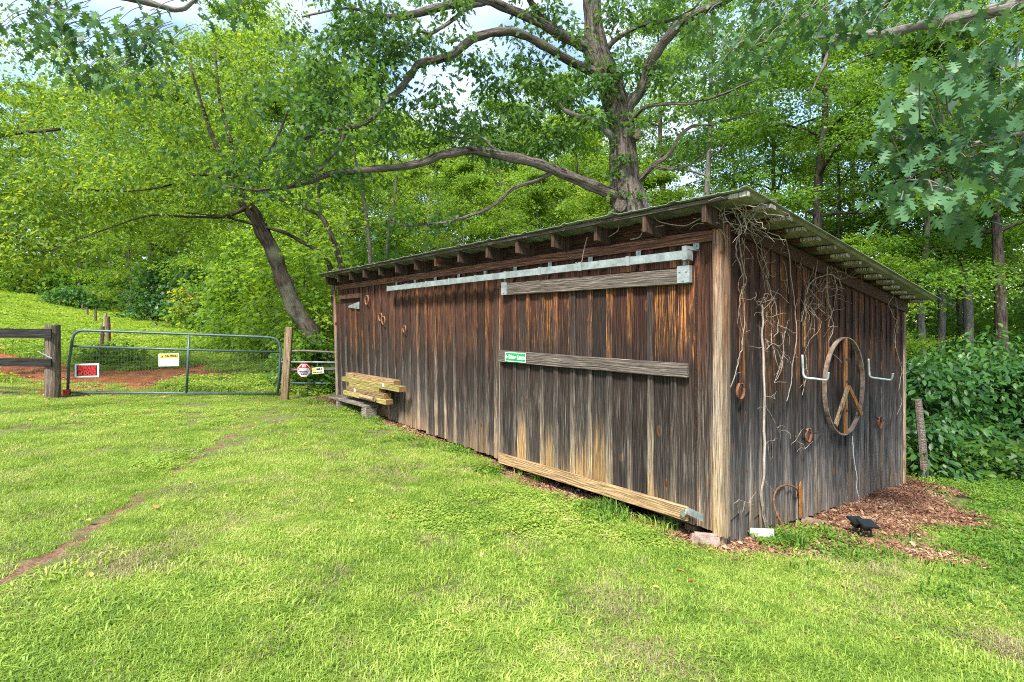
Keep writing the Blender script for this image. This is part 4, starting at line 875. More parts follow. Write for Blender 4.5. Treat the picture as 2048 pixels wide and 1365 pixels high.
# posts by the shrubs
q = P(1852, 930, 8.15); q.z = h1(q.x, q.y)
o = thing('leaning_post', 'pale grey post leaning in the shrubs past the barn end', 'post', q, 0); tp = P(1836, 800, 8.15); mb = MB(); mb.tube([(0, 0, -.2, .055), ((tp.x - q.x) * .5, 0, (tp.z - q.z) * .5, .054), (tp.x - q.x, 0, tp.z - q.z, .05)], 8, rough=.05); mb.build('post_shaft', W_RAIL, o)
q = P(1928, 921, 9.6); q.z = h1(q.x, q.y); tp = P(1897, 893, 9.8); o = thing('fallen_branch', 'pale fallen branch propped low under the dark shrubs', 'branch', q, 0); mb = MB(); mb.tube([(0, 0, 0, .02), (tp.x - q.x, tp.y - q.y, max(.05, tp.z - q.z), .015)], 6); mb.build('wood', VINE, o)
# ------------------------------------------------------------------ leaves
DIA = (np.array([(0, 0, 0), (.42, .27, .05), (1, 0, -.06), (.42, -.27, .05)], float), np.array([(0, 2, 1), (0, 3, 2)]))
OVAL = (np.array([(0, 0, 0), (.25, .2, .04), (.62, .22, .03), (1, 0, -.10), (.62, -.22, .03), (.25, -.2, .04), (.5, 0, 0)], float), np.array([(0, 6, 1), (1, 6, 2), (2, 6, 3), (6, 0, 5), (6, 5, 4), (6, 4, 3)]))
MAPLE = (np.array([(0, 0, 0), (.02, .42, -.04), (.33, .20, .03), (.52, .52, -.05), (.62, .17, .02), (1, 0, -.08), (.62, -.17, .02), (.52, -.52, -.05), (.33, -.20, .03), (.02, -.42, -.04)], float),
         np.array([(0, 2, 1), (0, 4, 2), (2, 4, 3), (0, 5, 4), (0, 6, 5), (0, 8, 6), (8, 7, 6), (0, 9, 8)]))
def _oak(st):
    V = []; Fc = []; n = len(st)
    for x, y in st:
        zc = -.30 * x * x; V += [(x, 0, zc), (x, y, zc + .10 * y), (x, -y, zc + .10 * y)]
    for i in range(n - 1):
        a, b = 3 * i, 3 * i + 3; Fc += [(a, b, b + 1), (a, b + 1, a + 1), (a, b + 2, b), (a, a + 2, b + 2)]
    return np.array(V, float), np.array(Fc)
OAK = _oak([(0, .006), (.10, .012), (.17, .06), (.24, .22), (.29, .20), (.31, .085), (.38, .09), (.44, .32), (.50, .31), (.52, .10), (.59, .10), (.66, .33), (.73, .27), (.74, .12), (.80, .11), (.88, .17), (.95, .10), (1, .005)])
OAKS = _oak([(0, .01), (.14, .05), (.24, .24), (.32, .09), (.44, .33), (.54, .10), (.68, .32), (.78, .11), (.9, .15), (1, .01)])
def nrm(a): return a / (np.linalg.norm(a, axis=-1, keepdims=True) + 1e-9)
def leafcloud(tmpl, pos, ax, no, size):
    ax = nrm(ax); sd = nrm(np.cross(no, ax)); no = np.cross(ax, sd); T, Fc = tmpl; k = len(T)
    V = pos[:, None, :] + size[:, None, None] * (T[None, :, 0:1] * ax[:, None] + T[None, :, 1:2] * sd[:, None] + T[None, :, 2:3] * no[:, None])
    Fa = (Fc[None] + (np.arange(len(pos)) * k)[:, None, None]).reshape(-1, 3)
    return V.reshape(-1, 3), Fa
def sprays(cen, rad, n, flat=.3, droop=.35, size=.1, up=.8, jit=.5, out=None):
    """n leaves round each centre, in flattened, slightly drooping layers"""
    cen = np.asarray(cen, float); rad = np.broadcast_to(np.asarray(rad, float), (len(cen),)); K = len(cen) * n
    c = np.repeat(cen, n, 0); r = np.repeat(rad, n)
    a = rng.random(K) * 2 * np.pi; q = np.sqrt(rng.random(K)); h = (rng.random(K) - .5) * 2
    tlt = np.repeat(rng.normal(size=(len(cen), 2)) * .22, n, 0)
    dx, dy = np.cos(a) * q * r, np.sin(a) * q * r
    pos = c + np.stack([dx, dy, h * r * flat * np.sqrt(1 - q * q * .8) - droop * q * q * r + tlt[:, 0] * dx + tlt[:, 1] * dy], 1)
    ax = np.stack([np.cos(a), np.sin(a), -droop * 1.2 + 0 * a], 1) + rng.normal(size=(K, 3)) * jit
    no = np.stack([0 * a, 0 * a, up + 0 * a], 1) + rng.normal(size=(K, 3)) * jit
    return pos, ax, no, size * (.65 + .7 * rng.random(K))
def crown_mesh(name, tmpl, *sets):
    Vs, Fs, o = [], [], 0
    for s in sets:
        V, Fc = leafcloud(tmpl, *s); Vs.append(V); Fs.append(Fc + o); o += len(V)
    return mesh_np(name, np.concatenate(Vs), np.concatenate(Fs))

L_MAPLE = leaf('maple_leaf', [(0, (.020, .060, .010)), (.4, (.058, .140, .016)), (.75, (.115, .225, .024)), (1, (.20, .30, .035))], .48, (.30, .48, .04))
L_LIGHT = leaf('sunlit_leaf', [(0, (.032, .085, .013)), (.4, (.10, .20, .022)), (.75, (.19, .30, .030)), (1, (.32, .40, .05))], .5, (.40, .52, .04))
L_YELL = leaf('yellowing_leaf', [(0, (.025, .070, .012)), (.30, (.062, .145, .018)), (.56, (.125, .235, .026)), (.82, (.23, .33, .038)), (.96, (.55, .46, .06)), (1, (.42, .22, .05))], .48, (.42, .48, .03), wscale=.5)
L_OAK = leaf('oak_leaf', [(0, (.020, .055, .016)), (.5, (.042, .105, .022)), (.85, (.075, .16, .028)), (1, (.13, .21, .035))], .35, (.22, .38, .03), .5, .3)
L_OAKD = leaf('blue_green_lit_oak_leaf', [(0, (.026, .074, .030)), (.5, (.060, .142, .060)), (.9, (.095, .19, .070)), (1, (.15, .27, .06))], .22, (.20, .36, .05), .48, .35)  # blue-green leaf, its colour lightened to carry pale bluish highlights
L_SHRUB = leaf('shrub_leaf', [(0, (.018, .060, .014)), (.5, (.032, .100, .018)), (.9, (.070, .165, .028)), (1, (.10, .18, .03))], .3, (.15, .32, .03), .45, .4)
L_WOOD = leaf('far_wood_leaf', [(0, (.03, .075, .012)), (.45, (.085, .17, .018)), (1, (.24, .34, .04))], .5, (.40, .52, .05))
B_OAK = bark('oak_bark', (.018, .014, .012), (.145, .122, .102), 15, 1.5, 1.0, .14)
B_GREY = bark('grey_smooth_bark', (.075, .065, .055), (.17, .155, .135), 18, 3, .8, .03)
B_DARK = bark('dark_bark', (.016, .013, .011), (.068, .054, .043), 22, 3.0, 1.0, .06)

# ------------------------------------------------------------------ forest trees
def grow_tree(H, hb, R, tr, nl, layers_flat=.26, lean=(0, 0), spread=.75, sub=5, lpc=58, size=.10, crad=.62):
    """trunk and limbs as tubes; returns the branch mesh builder and the foliage centres"""
    mb = MB(); cen = []; rad = []
    zs = np.linspace(-.4, H * .96, 9); wob = rng.normal(size=(9, 2)) * .10 * (np.arange(9) > 1)[:, None]; wob = np.cumsum(wob, 0) * .8
    pts = [(wob[i, 0] + lean[0] * max(0, z), wob[i, 1] + lean[1] * max(0, z), z, tr * (1.25 if i == 0 else 1) * (1 - .88 * max(0, z) / H)) for i, z in enumerate(zs)]
    tk = smooth_line(pts, 3); mb.tube(tk, 8, rough=.06)
    for k in range(nl):
        f = (k + rng.random() * .8) / nl; z = hb + (H - hb) * f ** .92 * .97; i = np.searchsorted(tk[:, 2], z); b = tk[min(i, len(tk) - 1)]
        az = k * 2.399 + rng.normal() * .4; prof = math.sin(math.pi * min(1, .18 + .82 * f)) ** .7 if f > .3 else .8 + .3 * f
        L = R * max(.28, prof) * (.75 + .5 * rng.random()); rise = .55 * (1 - f) * .4 + .32 * rng.random() + .35 * f
        d = np.array([math.cos(az), math.sin(az), rise]); p = b[:3].copy(); row = [(*p, max(.012, b[3] * .5))]; m = 6
        for j in range(m):
            d = d + rng.normal(size=3) * .10 + np.array([0, 0, -.06]); d /= np.linalg.norm(d); p = p + d * L / m; row.append((*p, max(.006, b[3] * .5 * (1 - (j + 1) / m))))
            if j >= 1:
                for q in range(sub if j >= 2 else 2):
                    o = rng.normal(size=3) * np.array([1, 1, .35]) * spread * (.5 + .12 * j) * L / R * .9
                    cen.append(p + o); rad.append(crad * (.6 + .7 * rng.random()) * (.6 + .4 * L / R))
        mb.tube(row, 5, False)
    top = tk[-1, :3]
    for q in range(6): cen.append(top + rng.normal(size=3) * (.6, .6, .5)); rad.append(crad)
    return mb, np.array(cen), np.array(rad)
def proto(H, hb, R, tr, nl, mat, bk, tmpl=DIA, lpc=58, size=.11, **kw):
    mb, cen, rad = grow_tree(H, hb, R, tr, nl, **kw)
    cm = crown_mesh('crown', tmpl, sprays(cen, rad, lpc, .30, .25, size, .85, .5)); tm = mb.mesh('trunk', True)
    cm.materials.append(mat); tm.materials.append(bk); return tm, cm
PR = [proto(15, 4.0, 3.3, .17, 20, L_MAPLE, B_GREY, lpc=60, size=.115), proto(17, 5.0, 3.9, .22, 22, L_MAPLE, B_DARK, lpc=60, size=.125), proto(10.5, 1.4, 3.2, .12, 18, L_LIGHT, B_GREY, lpc=62, size=.125), proto(19, 6, 4.6, .27, 21, L_LIGHT, B_GREY, lpc=60, size=.17, crad=.85), proto(13, 2.0, 3.8, .16, 20, L_LIGHT, B_DARK, lpc=60, size=.14)]
def tree(kind, px, Y, sc, label, group=None, rz=None, lean=(0, 0), name='forest_tree'):
    x = (px - 1024) / F * Y; o = thing(name, label, 'tree', (x, Y, h1(x, Y)), rng.random() * 6.28 if rz is None else rz, group); o.scale = (sc, sc, sc * (.95 + .1 * rng.random())); o.rotation_euler[0] = lean[0]; o.rotation_euler[1] = lean[1]
    tm, cm = PR[kind]; link('trunk', tm, None, o); link('crown', cm, None, o); return o
GR, GMd, GL_ = 'trees in the wood past the barn side', 'trees in the wood behind the barn roof', 'trees at the wood edge above the hillside'
ORD = ['nearest', 'second nearest', 'third nearest', 'fourth nearest', 'farthest']
KND = ['slim grey-stemmed tree', 'dark-stemmed tree', 'low bushy bright green tree', 'tall pale-stemmed tree', 'round bright green tree']
def stand(rows, marks, group):
    bins = {}
    for r in rows: bins.setdefault(next(m for lim, m in marks if r[1] <= lim), []).append(r)
    for m, rs in bins.items():
        rs.sort(key=lambda r: r[2])
        for i, r in enumerate(rs): tree(*r, (ORD[i] + ' of the trees ' if len(rs) > 1 else KND[r[0]] + ' ') + m, group)
stand([(1, 1335, 24, .95), (0, 1400, 19, .95), (3, 1470, 29, .8), (1, 1560, 23, .85), (3, 1700, 26, .85), (0, 1775, 19.5, .85), (0, 1850, 16.5, .75), (3, 1905, 30, .8), (0, 2060, 16.5, .8), (1, 2110, 20, .85), (1, 2200, 17, .8), (3, 2060, 28, .8), (1, 1620, 34, .8), (4, 1790, 38, .7), (4, 1500, 38, .8), (2, 1640, 20.5, .6), (2, 1735, 15.5, .5), (2, 1480, 17.5, .55), (2, 1400, 27, .7), (1, 1690, 19, .6), (0, 1930, 23, .85), (0, 2010, 21, .8)],
      [(1450, 'just past the right side of the great oak trunk'), (1580, 'straight above the near corner of the roof'), (1680, 'above the vine-hung upper part of the side wall'), (1790, 'above the peace sign and the falling roof rake'), (1890, 'over the back end of the barn roof'), (2005, 'behind the dark shrubs past the barn'), (2080, 'in the wood behind the hanging oak leaves'), (9999, 'at the outermost end of the wood past the shrubs')], GR)
tree(1, 1628, 17.5, .95, 'forked grey tree with dark twin stems rising above the barn rake', None, 1.0, (0, .02)); tree(0, 1950, 17.2, 1.0, 'stout leaning brown trunk behind the dark shrubs', None, 2.0, (0, .12)); tree(0, 1880, 17.8, .8, 'thin straight dark trunk just past the end of the barn roof', None, 4, (0, -.01)); tree(1, 2012, 14.8, .8, 'grey trunk at the edge of the wood beside the leaning one', None, 3, (0, .05))
stand([(2, 700, 22, .85), (4, 775, 27, .9), (2, 850, 24, .9), (4, 935, 29, .84), (0, 1015, 23, .72), (3, 1090, 30, .8), (4, 1160, 21, .76), (1, 1240, 29, .8), (3, 820, 36, .66), (4, 1000, 38, .85), (3, 1190, 40, .75), (2, 930, 21, .70), (2, 1080, 19.5, .68), (2, 1300, 17, .66), (0, 735, 31, 1.0), (4, 640, 30, 1.1), (3, 700, 39, .95), (4, 1120, 26, .85), (4, 880, 32, .9), (2, 1010, 28, 1.05), (2, 1210, 19, .75), (4, 1060, 34, 1.05)],
      [(710, 'behind the far end of the barn roof'), (830, 'behind the roof above the start of the door track'), (900, 'under the bend of the long low oak limb'), (1020, 'below the middle of the low oak limb'), (1130, 'below the lower oak limb near its fork'), (1200, 'just left of the great oak trunk'), (9999, 'directly behind the great oak trunk')], GMd)
stand([(3, 220, 44, 1.0), (4, 380, 33, 1.1), (2, 455, 28, 1.0), (4, 545, 27, .95), (2, 610, 23, .85), (3, 90, 46, .95), (1, 160, 43, 1.0), (3, 20, 47, .9), (4, -80, 42, 1.1), (3, 430, 41, 1.05), (1, 520, 43, 1.1), (1, 350, 45, 1.15), (2, 330, 38, .9), (2, 200, 40.5, .7), (2, 420, 36, .95), (2, 120, 45, .65), (2, 260, 37, .7), (3, 480, 34, 1.1), (4, 590, 33, 1.25)],
      [(60, 'on the hilltop beyond the black board fence'), (230, 'on the hilltop behind the row of hillside posts'), (340, 'at the head of the path above the gate'), (440, 'in the dark wood edge above the middle of the gate'), (530, 'above the right half of the gate'), (9999, 'between the gate post and the leaning trunk')], GL_)
tree(1, 303, 34.5, .95, 'tree with a pale thick trunk at the head of the hillside path', None, 1.2); tree(1, 255, 39, .9, 'darker trunk just uphill of the pale one at the wood edge', None, 2.2)

# the closed wood far behind: one mass nobody could count
K = 150000; th = (rng.random(K) * 2300 - 130); Yk = 44 + rng.random(K) ** 1.5 * 26; zk = rng.random(K) ** 1.5 * 13
pos = np.stack([(th - 1024) / F * Yk, Yk, zk], 1); clump = _vn(pos[:, 0] + pos[:, 1] * .7, pos[:, 2] * 1.6, .33, 77); keep = clump > .12 + .055 * zk; pos = pos[keep]; pos[:, 2] += gh(pos[:, 0], pos[:, 1])
V, Fc = leafcloud(DIA, pos, rng.normal(size=pos.shape) * (1, 1, .5), rng.normal(size=pos.shape) * .6 + (0, 0, .8), .35 + .35 * rng.random(len(pos))); o = link('woodland', mesh_np('woodland', V, Fc), L_WOOD, kind='stuff')
o['label'] = 'dense green wood far behind the trees'

# ------------------------------------------------------------------ shrubs
def shrub(label, px, Y, hgt, wid, mat, tmpl=OVAL, n=70, lpc=26, size=.13, group=None, flat=.3, droop=.5, cat='shrub', z0=.1, name='shrub'):
    x = (px - 1024) / F * Y; o = thing(name, label, cat, (x, Y, h1(x, Y)), 0, group); mb = MB(); cen = []
    for k in range(n):
        u, v = rng.random() * 6.283, rng.random(); r = wid * (.35 + .65 * rng.random() ** .5) * math.sqrt(max(.05, 1 - (v * .95) ** 2)); cen.append((r * math.cos(u), r * math.sin(u) * .8, z0 + v * (hgt - z0) * (.85 + .2 * rng.random())))
    cen = np.array(cen)
    for k in range(0, n, 5):
        c = cen[k]; mb.tube(smooth_line([(c[0] * .1, c[1] * .1, -.1, .018), (c[0] * .4, c[1] * .4, c[2] * .55, .013), (*c, .005)], 3), 4, False)
    mb.build('stems', B_DARK, o); link('foliage', crown_mesh('foliage', tmpl, sprays(cen, wid * .30 + .12, lpc, flat, droop, size, .9, .4)), mat, o); return o
GSR = 'dark broad-leaved shrubs along the wood edge by the barn'
shrub('dark green shrub right against the far end of the side wall', 1868, 10.2, 1.75, 1.0, L_SHRUB, n=85, size=.15)
shrub('broad dark shrub with layered drooping leaves at the wood edge', 1945, 11.0, 2.0, 1.35, L_SHRUB, n=120, size=.155); shrub('dark shrub near the photo edge beneath the grey trunks', 2035, 10.6, 1.9, 1.3, L_SHRUB, n=115, size=.15)
shrub('bushy shrub half outside the view at the wood edge', 2140, 10.2, 1.9, 1.3, L_SHRUB, n=100, size=.15); shrub('low leafy shrub at the foot of the barn end', 1845, 8.6, .85, .5, L_SHRUB, n=36, size=.12); shrub('low spreading shrub skirting the larger dark ones', 1905, 9.4, .9, .7, L_SHRUB, n=45, size=.13)
shrub('low yellowing plant at the edge of the dark shrubs', 2040, 9.3, .55, .35, L_YELL, n=22, size=.11, cat='plant'); shrub('tall understorey shrub behind the dark ones', 1990, 13.2, 2.6, 1.7, L_SHRUB, n=120, size=.16); shrub('understorey shrub behind the barn end', 1880, 13.0, 2.3, 1.5, L_SHRUB, n=100, size=.17)
for a in [('undergrowth deep in the wood directly past the barn end', 1860, 24, 4.2, 2.2, L_MAPLE, MAPLE, 120, 30, .16), ('undergrowth deep in the wood behind the leaning brown trunk', 1955, 27, 4.8, 2.6, L_MAPLE, MAPLE, 130, 30, .17), ('undergrowth deep in the wood behind the edge trunks', 2050, 22, 4.0, 2.2, L_MAPLE, MAPLE, 120, 30, .15), ('undergrowth in the wood farthest from the barn', 2105, 24, 4.6, 2.4, L_MAPLE, MAPLE, 120, 30, .16),
          ('bright green thicket just past the far barn corner', 648, 15.2, 3.0, 1.3, L_LIGHT, MAPLE, 110, 30, .12), ('pale green mounded thicket left of the leaning trunk', 540, 20, 4.8, 2.0, L_LIGHT, MAPLE, 130, 34, .15), ('tall thicket behind the leaning trunk', 610, 19, 4.6, 1.9, L_LIGHT, MAPLE, 120, 32, .14), ('dark thicket under the trees at the foot of the slope', 420, 30, 4.8, 2.6, L_SHRUB, MAPLE, 130, 34, .2), ('dark thicket beside the pale trunk', 345, 34, 4.2, 2.6, L_SHRUB, MAPLE, 110, 34, .2), ('thicket at the meadow corner by the wood', 478, 25, 3.8, 1.9, L_MAPLE, MAPLE, 120, 32, .17), ('low bushes along the meadow edge', 560, 17.5, 1.6, 1.3, L_LIGHT, MAPLE, 80, 26, .12), ('low weedy bush at the lower meadow edge', 480, 20, 1.2, 1.4, L_LIGHT, MAPLE, 70, 26, .12), ('bushes in shade at the top of the path', 270, 39, 3.6, 3.0, L_MAPLE, MAPLE, 100, 30, .2), ('dark bush by the upper fence posts', 138, 35, 1.5, 1.6, L_SHRUB, MAPLE, 60, 28, .18), ('hilltop thicket under the yellowing tree', 40, 43, 3.5, 4.2, L_MAPLE, MAPLE, 130, 34, .24), ('hilltop thicket beyond the fence posts', 180, 44, 3.5, 3.6, L_MAPLE, MAPLE, 120, 34, .24), ('weeds round the nearest hillside post', 225, 15.2, .6, .8, L_LIGHT, MAPLE, 50, 24, .10), ('bush behind the small side gate', 610, 13.6, 1.3, .8, L_MAPLE, MAPLE, 70, 26, .11), ('thicket behind the barn near its far end', 730, 18, 4.2, 1.8, L_MAPLE, MAPLE, 120, 30, .14), ('small yellow-leaved sapling in front of the dark thicket', 385, 27, 2.9, 1.1, L_YELL, MAPLE, 40, 22, .16)]:
    shrub(*a)

# ------------------------------------------------------------------ big oak behind the barn
def limb_pts(pl): return smooth_line([(*P(x, y, Y), r) for x, y, Y, r in pl], 5)
tb = P(1262, 600, 13); tb.z = h1(tb.x, tb.y)
BO = thing('oak_tree', 'huge old oak with shaggy bark spreading limbs over the barn', 'tree', tb, 0)
def local(ln, o): ln = ln.copy(); ln[:, :3] -= np.array(o.location); return ln
def limb(pl, parent=BO, nm='limb', mat=B_OAK, sides=10, rough=.10):
    ln = limb_pts(pl); q = local(ln, parent); q[:, 3] *= .88 if nm == 'limb' else 1
    q[2:, :3] += np.cumsum((rng.random((len(q) - 2, 3)) - .5) * .018, 0)
    mb = MB(); mb.tube(q, sides, rough=rough); mb.build(nm, mat, parent, smooth=True); return ln
trk = [(1272, 640, 13, .62), (1266, 520, 13, .52), (1262, 440, 13, .47), (1250, 370, 13, .36), (1243, 300, 13, .31), (1237, 240, 13, .30), (1217, 165, 13, .28), (1195, 105, 13, .26), (1184, 40, 13, .21), (1181, -30, 13, .19), (1176, -110, 13.1, .15), (1170, -260, 13.3, .08)]
limb(trk, nm='trunk', sides=18, rough=.06)
LB = {}
LB['a'] = limb([(1190, 128, 13, .17), (1172, 95, 12.9, .16), (1133, 75, 12.7, .15), (1072, 40, 12.4, .13), (1010, 14, 12.1, .12), (969, 2, 11.9, .11), (920, 8, 11.7, .105), (867, 20, 11.5, .10), (805, 35, 11.3, .085), (760, 31, 11.1, .05), (700, 22, 10.8, .03), (610, 40, 10.4, .02)])
LB['b'] = limb([(1120, 70, 12.7, .11), (1092, 45, 12.6, .10), (1064, 12, 12.4, .085), (1052, -15, 12.2, .075), (1030, -70, 12, .05)])
LB['c'] = limb([(969, 6, 11.9, .07), (930, 20, 11.7, .055), (900, 45, 11.5, .045), (860, 70, 11.3, .04), (835, 66, 11.2, .032), (800, 100, 11, .02)])
LB['d'] = limb([(1200, 150, 13, .16), (1178, 138, 12.9, .13), (1142, 123, 12.7, .115), (1092, 94, 12.4, .11), (1043, 68, 12.1, .105), (1002, 62, 11.9, .10), (961, 68, 11.7, .10), (928, 86, 11.6, .095), (895, 111, 11.4, .095), (867, 117, 11.3, .09), (834, 123, 11.2, .085), (813, 148, 11.1, .08), (793, 172, 11, .07), (764, 193, 10.9, .06), (744, 222, 10.8, .055), (711, 246, 10.7, .048), (682, 254, 10.6, .045), (641, 263, 10.5, .04), (600, 277, 10.4, .033), (575, 286, 10.3, .018)])
LB['e'] = limb([(687, 256, 10.6, .04), (686, 272, 10.6, .036), (670, 298, 10.6, .032), (640, 332, 10.5, .03), (604, 350, 10.5, .028), (566, 366, 10.4, .024), (545, 330, 10.4, .012)])
LB['f'] = limb([(1240, 398, 13, .2), (1215, 386, 12.8, .16), (1174, 366, 12.6, .145), (1113, 342, 12.3, .125), (1072, 328, 12.1, .12), (1010, 315, 11.9, .115), (949, 304, 11.7, .105), (887, 310, 11.5, .10), (846, 324, 11.4, .09), (797, 336, 11.2, .08), (723, 343, 11, .072), (670, 350, 10.9, .065), (633, 362, 10.8, .06), (600, 374, 10.7, .052), (555, 384, 10.6, .042), (500, 386, 10.5, .03), (440, 376, 10.3, .016)])
LB['g'] = limb([(1105, 345, 12.3, .06), (1072, 361, 12.2, .05), (1031, 373, 12.1, .045), (1002, 394, 12, .043), (978, 414, 11.9, .04), (941, 429, 11.8, .038), (895, 441, 11.7, .034), (846, 447, 11.6, .03), (805, 449, 11.5, .026), (772, 439, 11.4, .016)])
LB['h'] = limb([(1012, 318, 11.9, .06), (982, 295, 11.8, .035), (961, 279, 11.8, .03), (920, 281, 11.7, .025), (883, 275, 11.6, .012)])
LB['i'] = limb([(1235, 290, 13, .14), (1212, 262, 12.8, .10), (1191, 243, 12.7, .085), (1166, 234, 12.5, .075), (1133, 222, 12.4, .06), (1120, 205, 12.3, .04)], mat=B_GREY)
LB['j'] = limb([(1247, 250, 13, .16), (1259, 213, 12.9, .15), (1282, 182, 12.8, .14), (1295, 145, 12.7, .135), (1309, 109, 12.5, .13), (1336, 73, 12.3, .125), (1368, 41, 12.1, .115), (1409, 18, 11.9, .10), (1454, 0, 11.7, .09), (1520, -40, 11.3, .06), (1600, -80, 11, .03)])
LB['k'] = limb([(1205, 125, 13, .12), (1215, 95, 13.1, .075), (1250, 68, 13.2, .065), (1286, 50, 13.3, .06), (1341, 41, 13.4, .05), (1385, 20, 13.5, .035), (1410, -10, 13.6, .02)])
LB['l'] = limb([(1255, 258, 13, .09), (1268, 236, 12.8, .06), (1295, 213, 12.6, .052), (1341, 209, 12.4, .046), (1386, 209, 12.2, .042), (1418, 200, 12, .036), (1454, 186, 11.8, .03), (1491, 170, 11.6, .024), (1518, 159, 11.5, .014)])
LB['m'] = limb([(1266, 372, 13, .13), (1285, 352, 12.8, .075), (1309, 328, 12.6, .06), (1336, 309, 12.5, .05), (1359, 272, 12.4, .044), (1386, 252, 12.3, .04), (1418, 247, 12.2, .034), (1463, 236, 12.1, .026), (1522, 218, 12, .012)])
LB['n'] = limb([(1304, 333, 12.6, .045), (1330, 337, 12.5, .04), (1354, 336, 12.4, .034), (1386, 322, 12.3, .026), (1423, 286, 12.2, .01)])
def cut(px, py, Y, r, d):
    p = P(px, py, Y) - BO.location; d = Vector(d).normalized(); mb = MB(); mb.tube([(*(p - d * .35), r * 1.05), (*p, r)], 10, rough=.05); o = mb.build('cut_stub', B_OAK, BO)
    mb = MB(); mb.tube([(*(p + d * .004), r * .62), (*(p + d * .010), r * .55)], 9, rough=.08); mb.build('sawn_face', plain('sawn_heartwood', (.12, .085, .06), .9, 0, .5, 12, .2, (.04, .032, .028)), BO)
cut(1275, 268, 12.62, .14, (.35, -.9, .1)); cut(1241, 411, 12.5, .14, (-.25, -.95, 0))
# leaves along the limbs of the oak; ends carry the boughs
def along(ln, f0, n, spread, dn=0.0):
    i = (f0 + (1 - f0) * rng.random(n)) * (len(ln) - 1); k = np.floor(i).astype(int).clip(0, len(ln) - 2); f = (i - k)[:, None]
    return ln[k, :3] * (1 - f) + ln[k + 1, :3] * f + rng.normal(size=(n, 3)) * spread + (0, 0, dn)
cs = [along(LB['a'], .6, 30, (.6, .6, .35)), along(LB['b'], .3, 16, (.7, .8, .4), .2), along(LB['c'], .3, 16, (.3, .5, .25)), along(LB['d'], .6, 44, (.75, .7, .55), .25), along(LB['e'], .2, 16, (.5, .5, .4)), along(LB['f'], .75, 16, (.6, .5, .3), .35), along(LB['g'], .5, 8, (.4, .4, .25)), along(LB['h'], .3, 12, (.4, .4, .3)),
      along(LB['j'], .5, 30, (.7, .8, .5), .3), along(LB['k'], .3, 18, (.6, .7, .4), .1), along(LB['l'], .2, 16, (.5, .5, .35), .1), along(LB['m'], .3, 12, (.5, .5, .3)), along(LB['i'], .3, 16, (.8, .6, .5), .0), along(limb_pts(trk[7:]), .2, 40, (1.6, 1.6, .6), .4),
      np.array([P(a + rng.normal() * 22, b + rng.normal() * 13, 12.6 + rng.normal() * .3) for a, b in ((960, 120), (1000, 175), (1070, 150), (1110, 190), (1045, 235), (960, 235), (1130, 275), (1075, 290), (1150, 165), (1000, 300), (1180, 230), (920, 250), (1120, 40), (1240, 20), (1290, 120), (1340, 150), (1060, 110)) for _ in range(9)]), np.array([P(a + rng.normal() * 24, b + rng.normal() * 14, 11 + rng.normal() * .3) for a, b in ((620, 110), (690, 70), (730, 130), (660, 180), (740, 30), (590, 190), (770, 90), (640, 210), (800, 250), (880, 210)) for _ in range(8)])]
cs = np.concatenate(cs) - np.array(BO.location)
link('crown', crown_mesh('crown', OAKS, sprays(cs, .30, 34, .6, .4, .125, .7, .45)), L_OAK, BO, kind='stuff')
cv = along(limb_pts([(1252, 400, 12.6, 0), (1246, 330, 12.66, 0), (1236, 260, 12.68, 0), (1225, 190, 12.7, 0), (1207, 130, 12.72, 0)]), 0, 70, (.13, .05, .12)); cv[:, 0] += rng.normal(size=70) * .10
ci = thing('creeper', 'green creeper growing up the trunk of the huge oak', 'climbing plant', P(1252, 420, 12.55), 0); link('foliage', crown_mesh('foliage', MAPLE, sprays(cv - np.array(ci.location), .14, 8, .6, .4, .10, .3, .6)), L_OAK, ci)

# ------------------------------------------------------------------ leaning trees left of the barn
tb = P(652, 735, 14.2); tb.z = h1(tb.x, tb.y); LT = thing('leaning_tree', 'curving dark-barked tree leaning left over the gate, leaves turning yellow', 'tree', tb, 0)
limb([(660, 760, 14.2, .27), (640, 705, 14.2, .225), (618, 660, 14.1, .21), (591, 618, 14, .20), (566, 560, 13.9, .19), (549, 508, 13.8, .18), (522, 454, 13.6, .165), (504, 418, 13.5, .155), (486, 391, 13.4, .145), (470, 360, 13.2, .11), (440, 300, 13, .06), (410, 220, 12.8, .04), (380, 120, 12.6, .02)], LT, 'trunk', B_DARK, 12)
l1 = limb([(486, 391, 13.4, .07), (450, 356, 13.1, .05), (390, 350, 12.7, .035), (330, 372, 12.2, .024), (250, 380, 11.8, .016), (150, 376, 11.4, .018)], LT, mat=B_DARK); l2 = limb([(500, 412, 13.5, .07), (450, 432, 13.1, .05), (380, 432, 12.7, .034), (300, 428, 12.3, .024), (200, 460, 11.9, .016), (90, 500, 11.6, .012)], LT, mat=B_DARK); l3 = limb([(470, 365, 13.2, .08), (462, 280, 13.4, .06), (440, 200, 13.6, .045), (430, 90, 13.8, .03)], LT, mat=B_DARK); l4 = limb([(478, 372, 13.3, .07), (520, 330, 13.4, .05), (560, 260, 13.6, .035), (590, 150, 13.8, .02)], LT, mat=B_DARK)
def ellip(c, r, n):
    """spray centres gathered into boughs inside an ellipsoid, with gaps between the boughs"""
    m = max(3, int(n / 4.2)); d = nrm(rng.normal(size=(m, 3))); q = np.array(c) + d * (rng.random((m, 1)) ** .42) * np.array(r); k = np.repeat(q, 4, 0)
    return k + rng.normal(size=k.shape) * (.42, .42, .17)
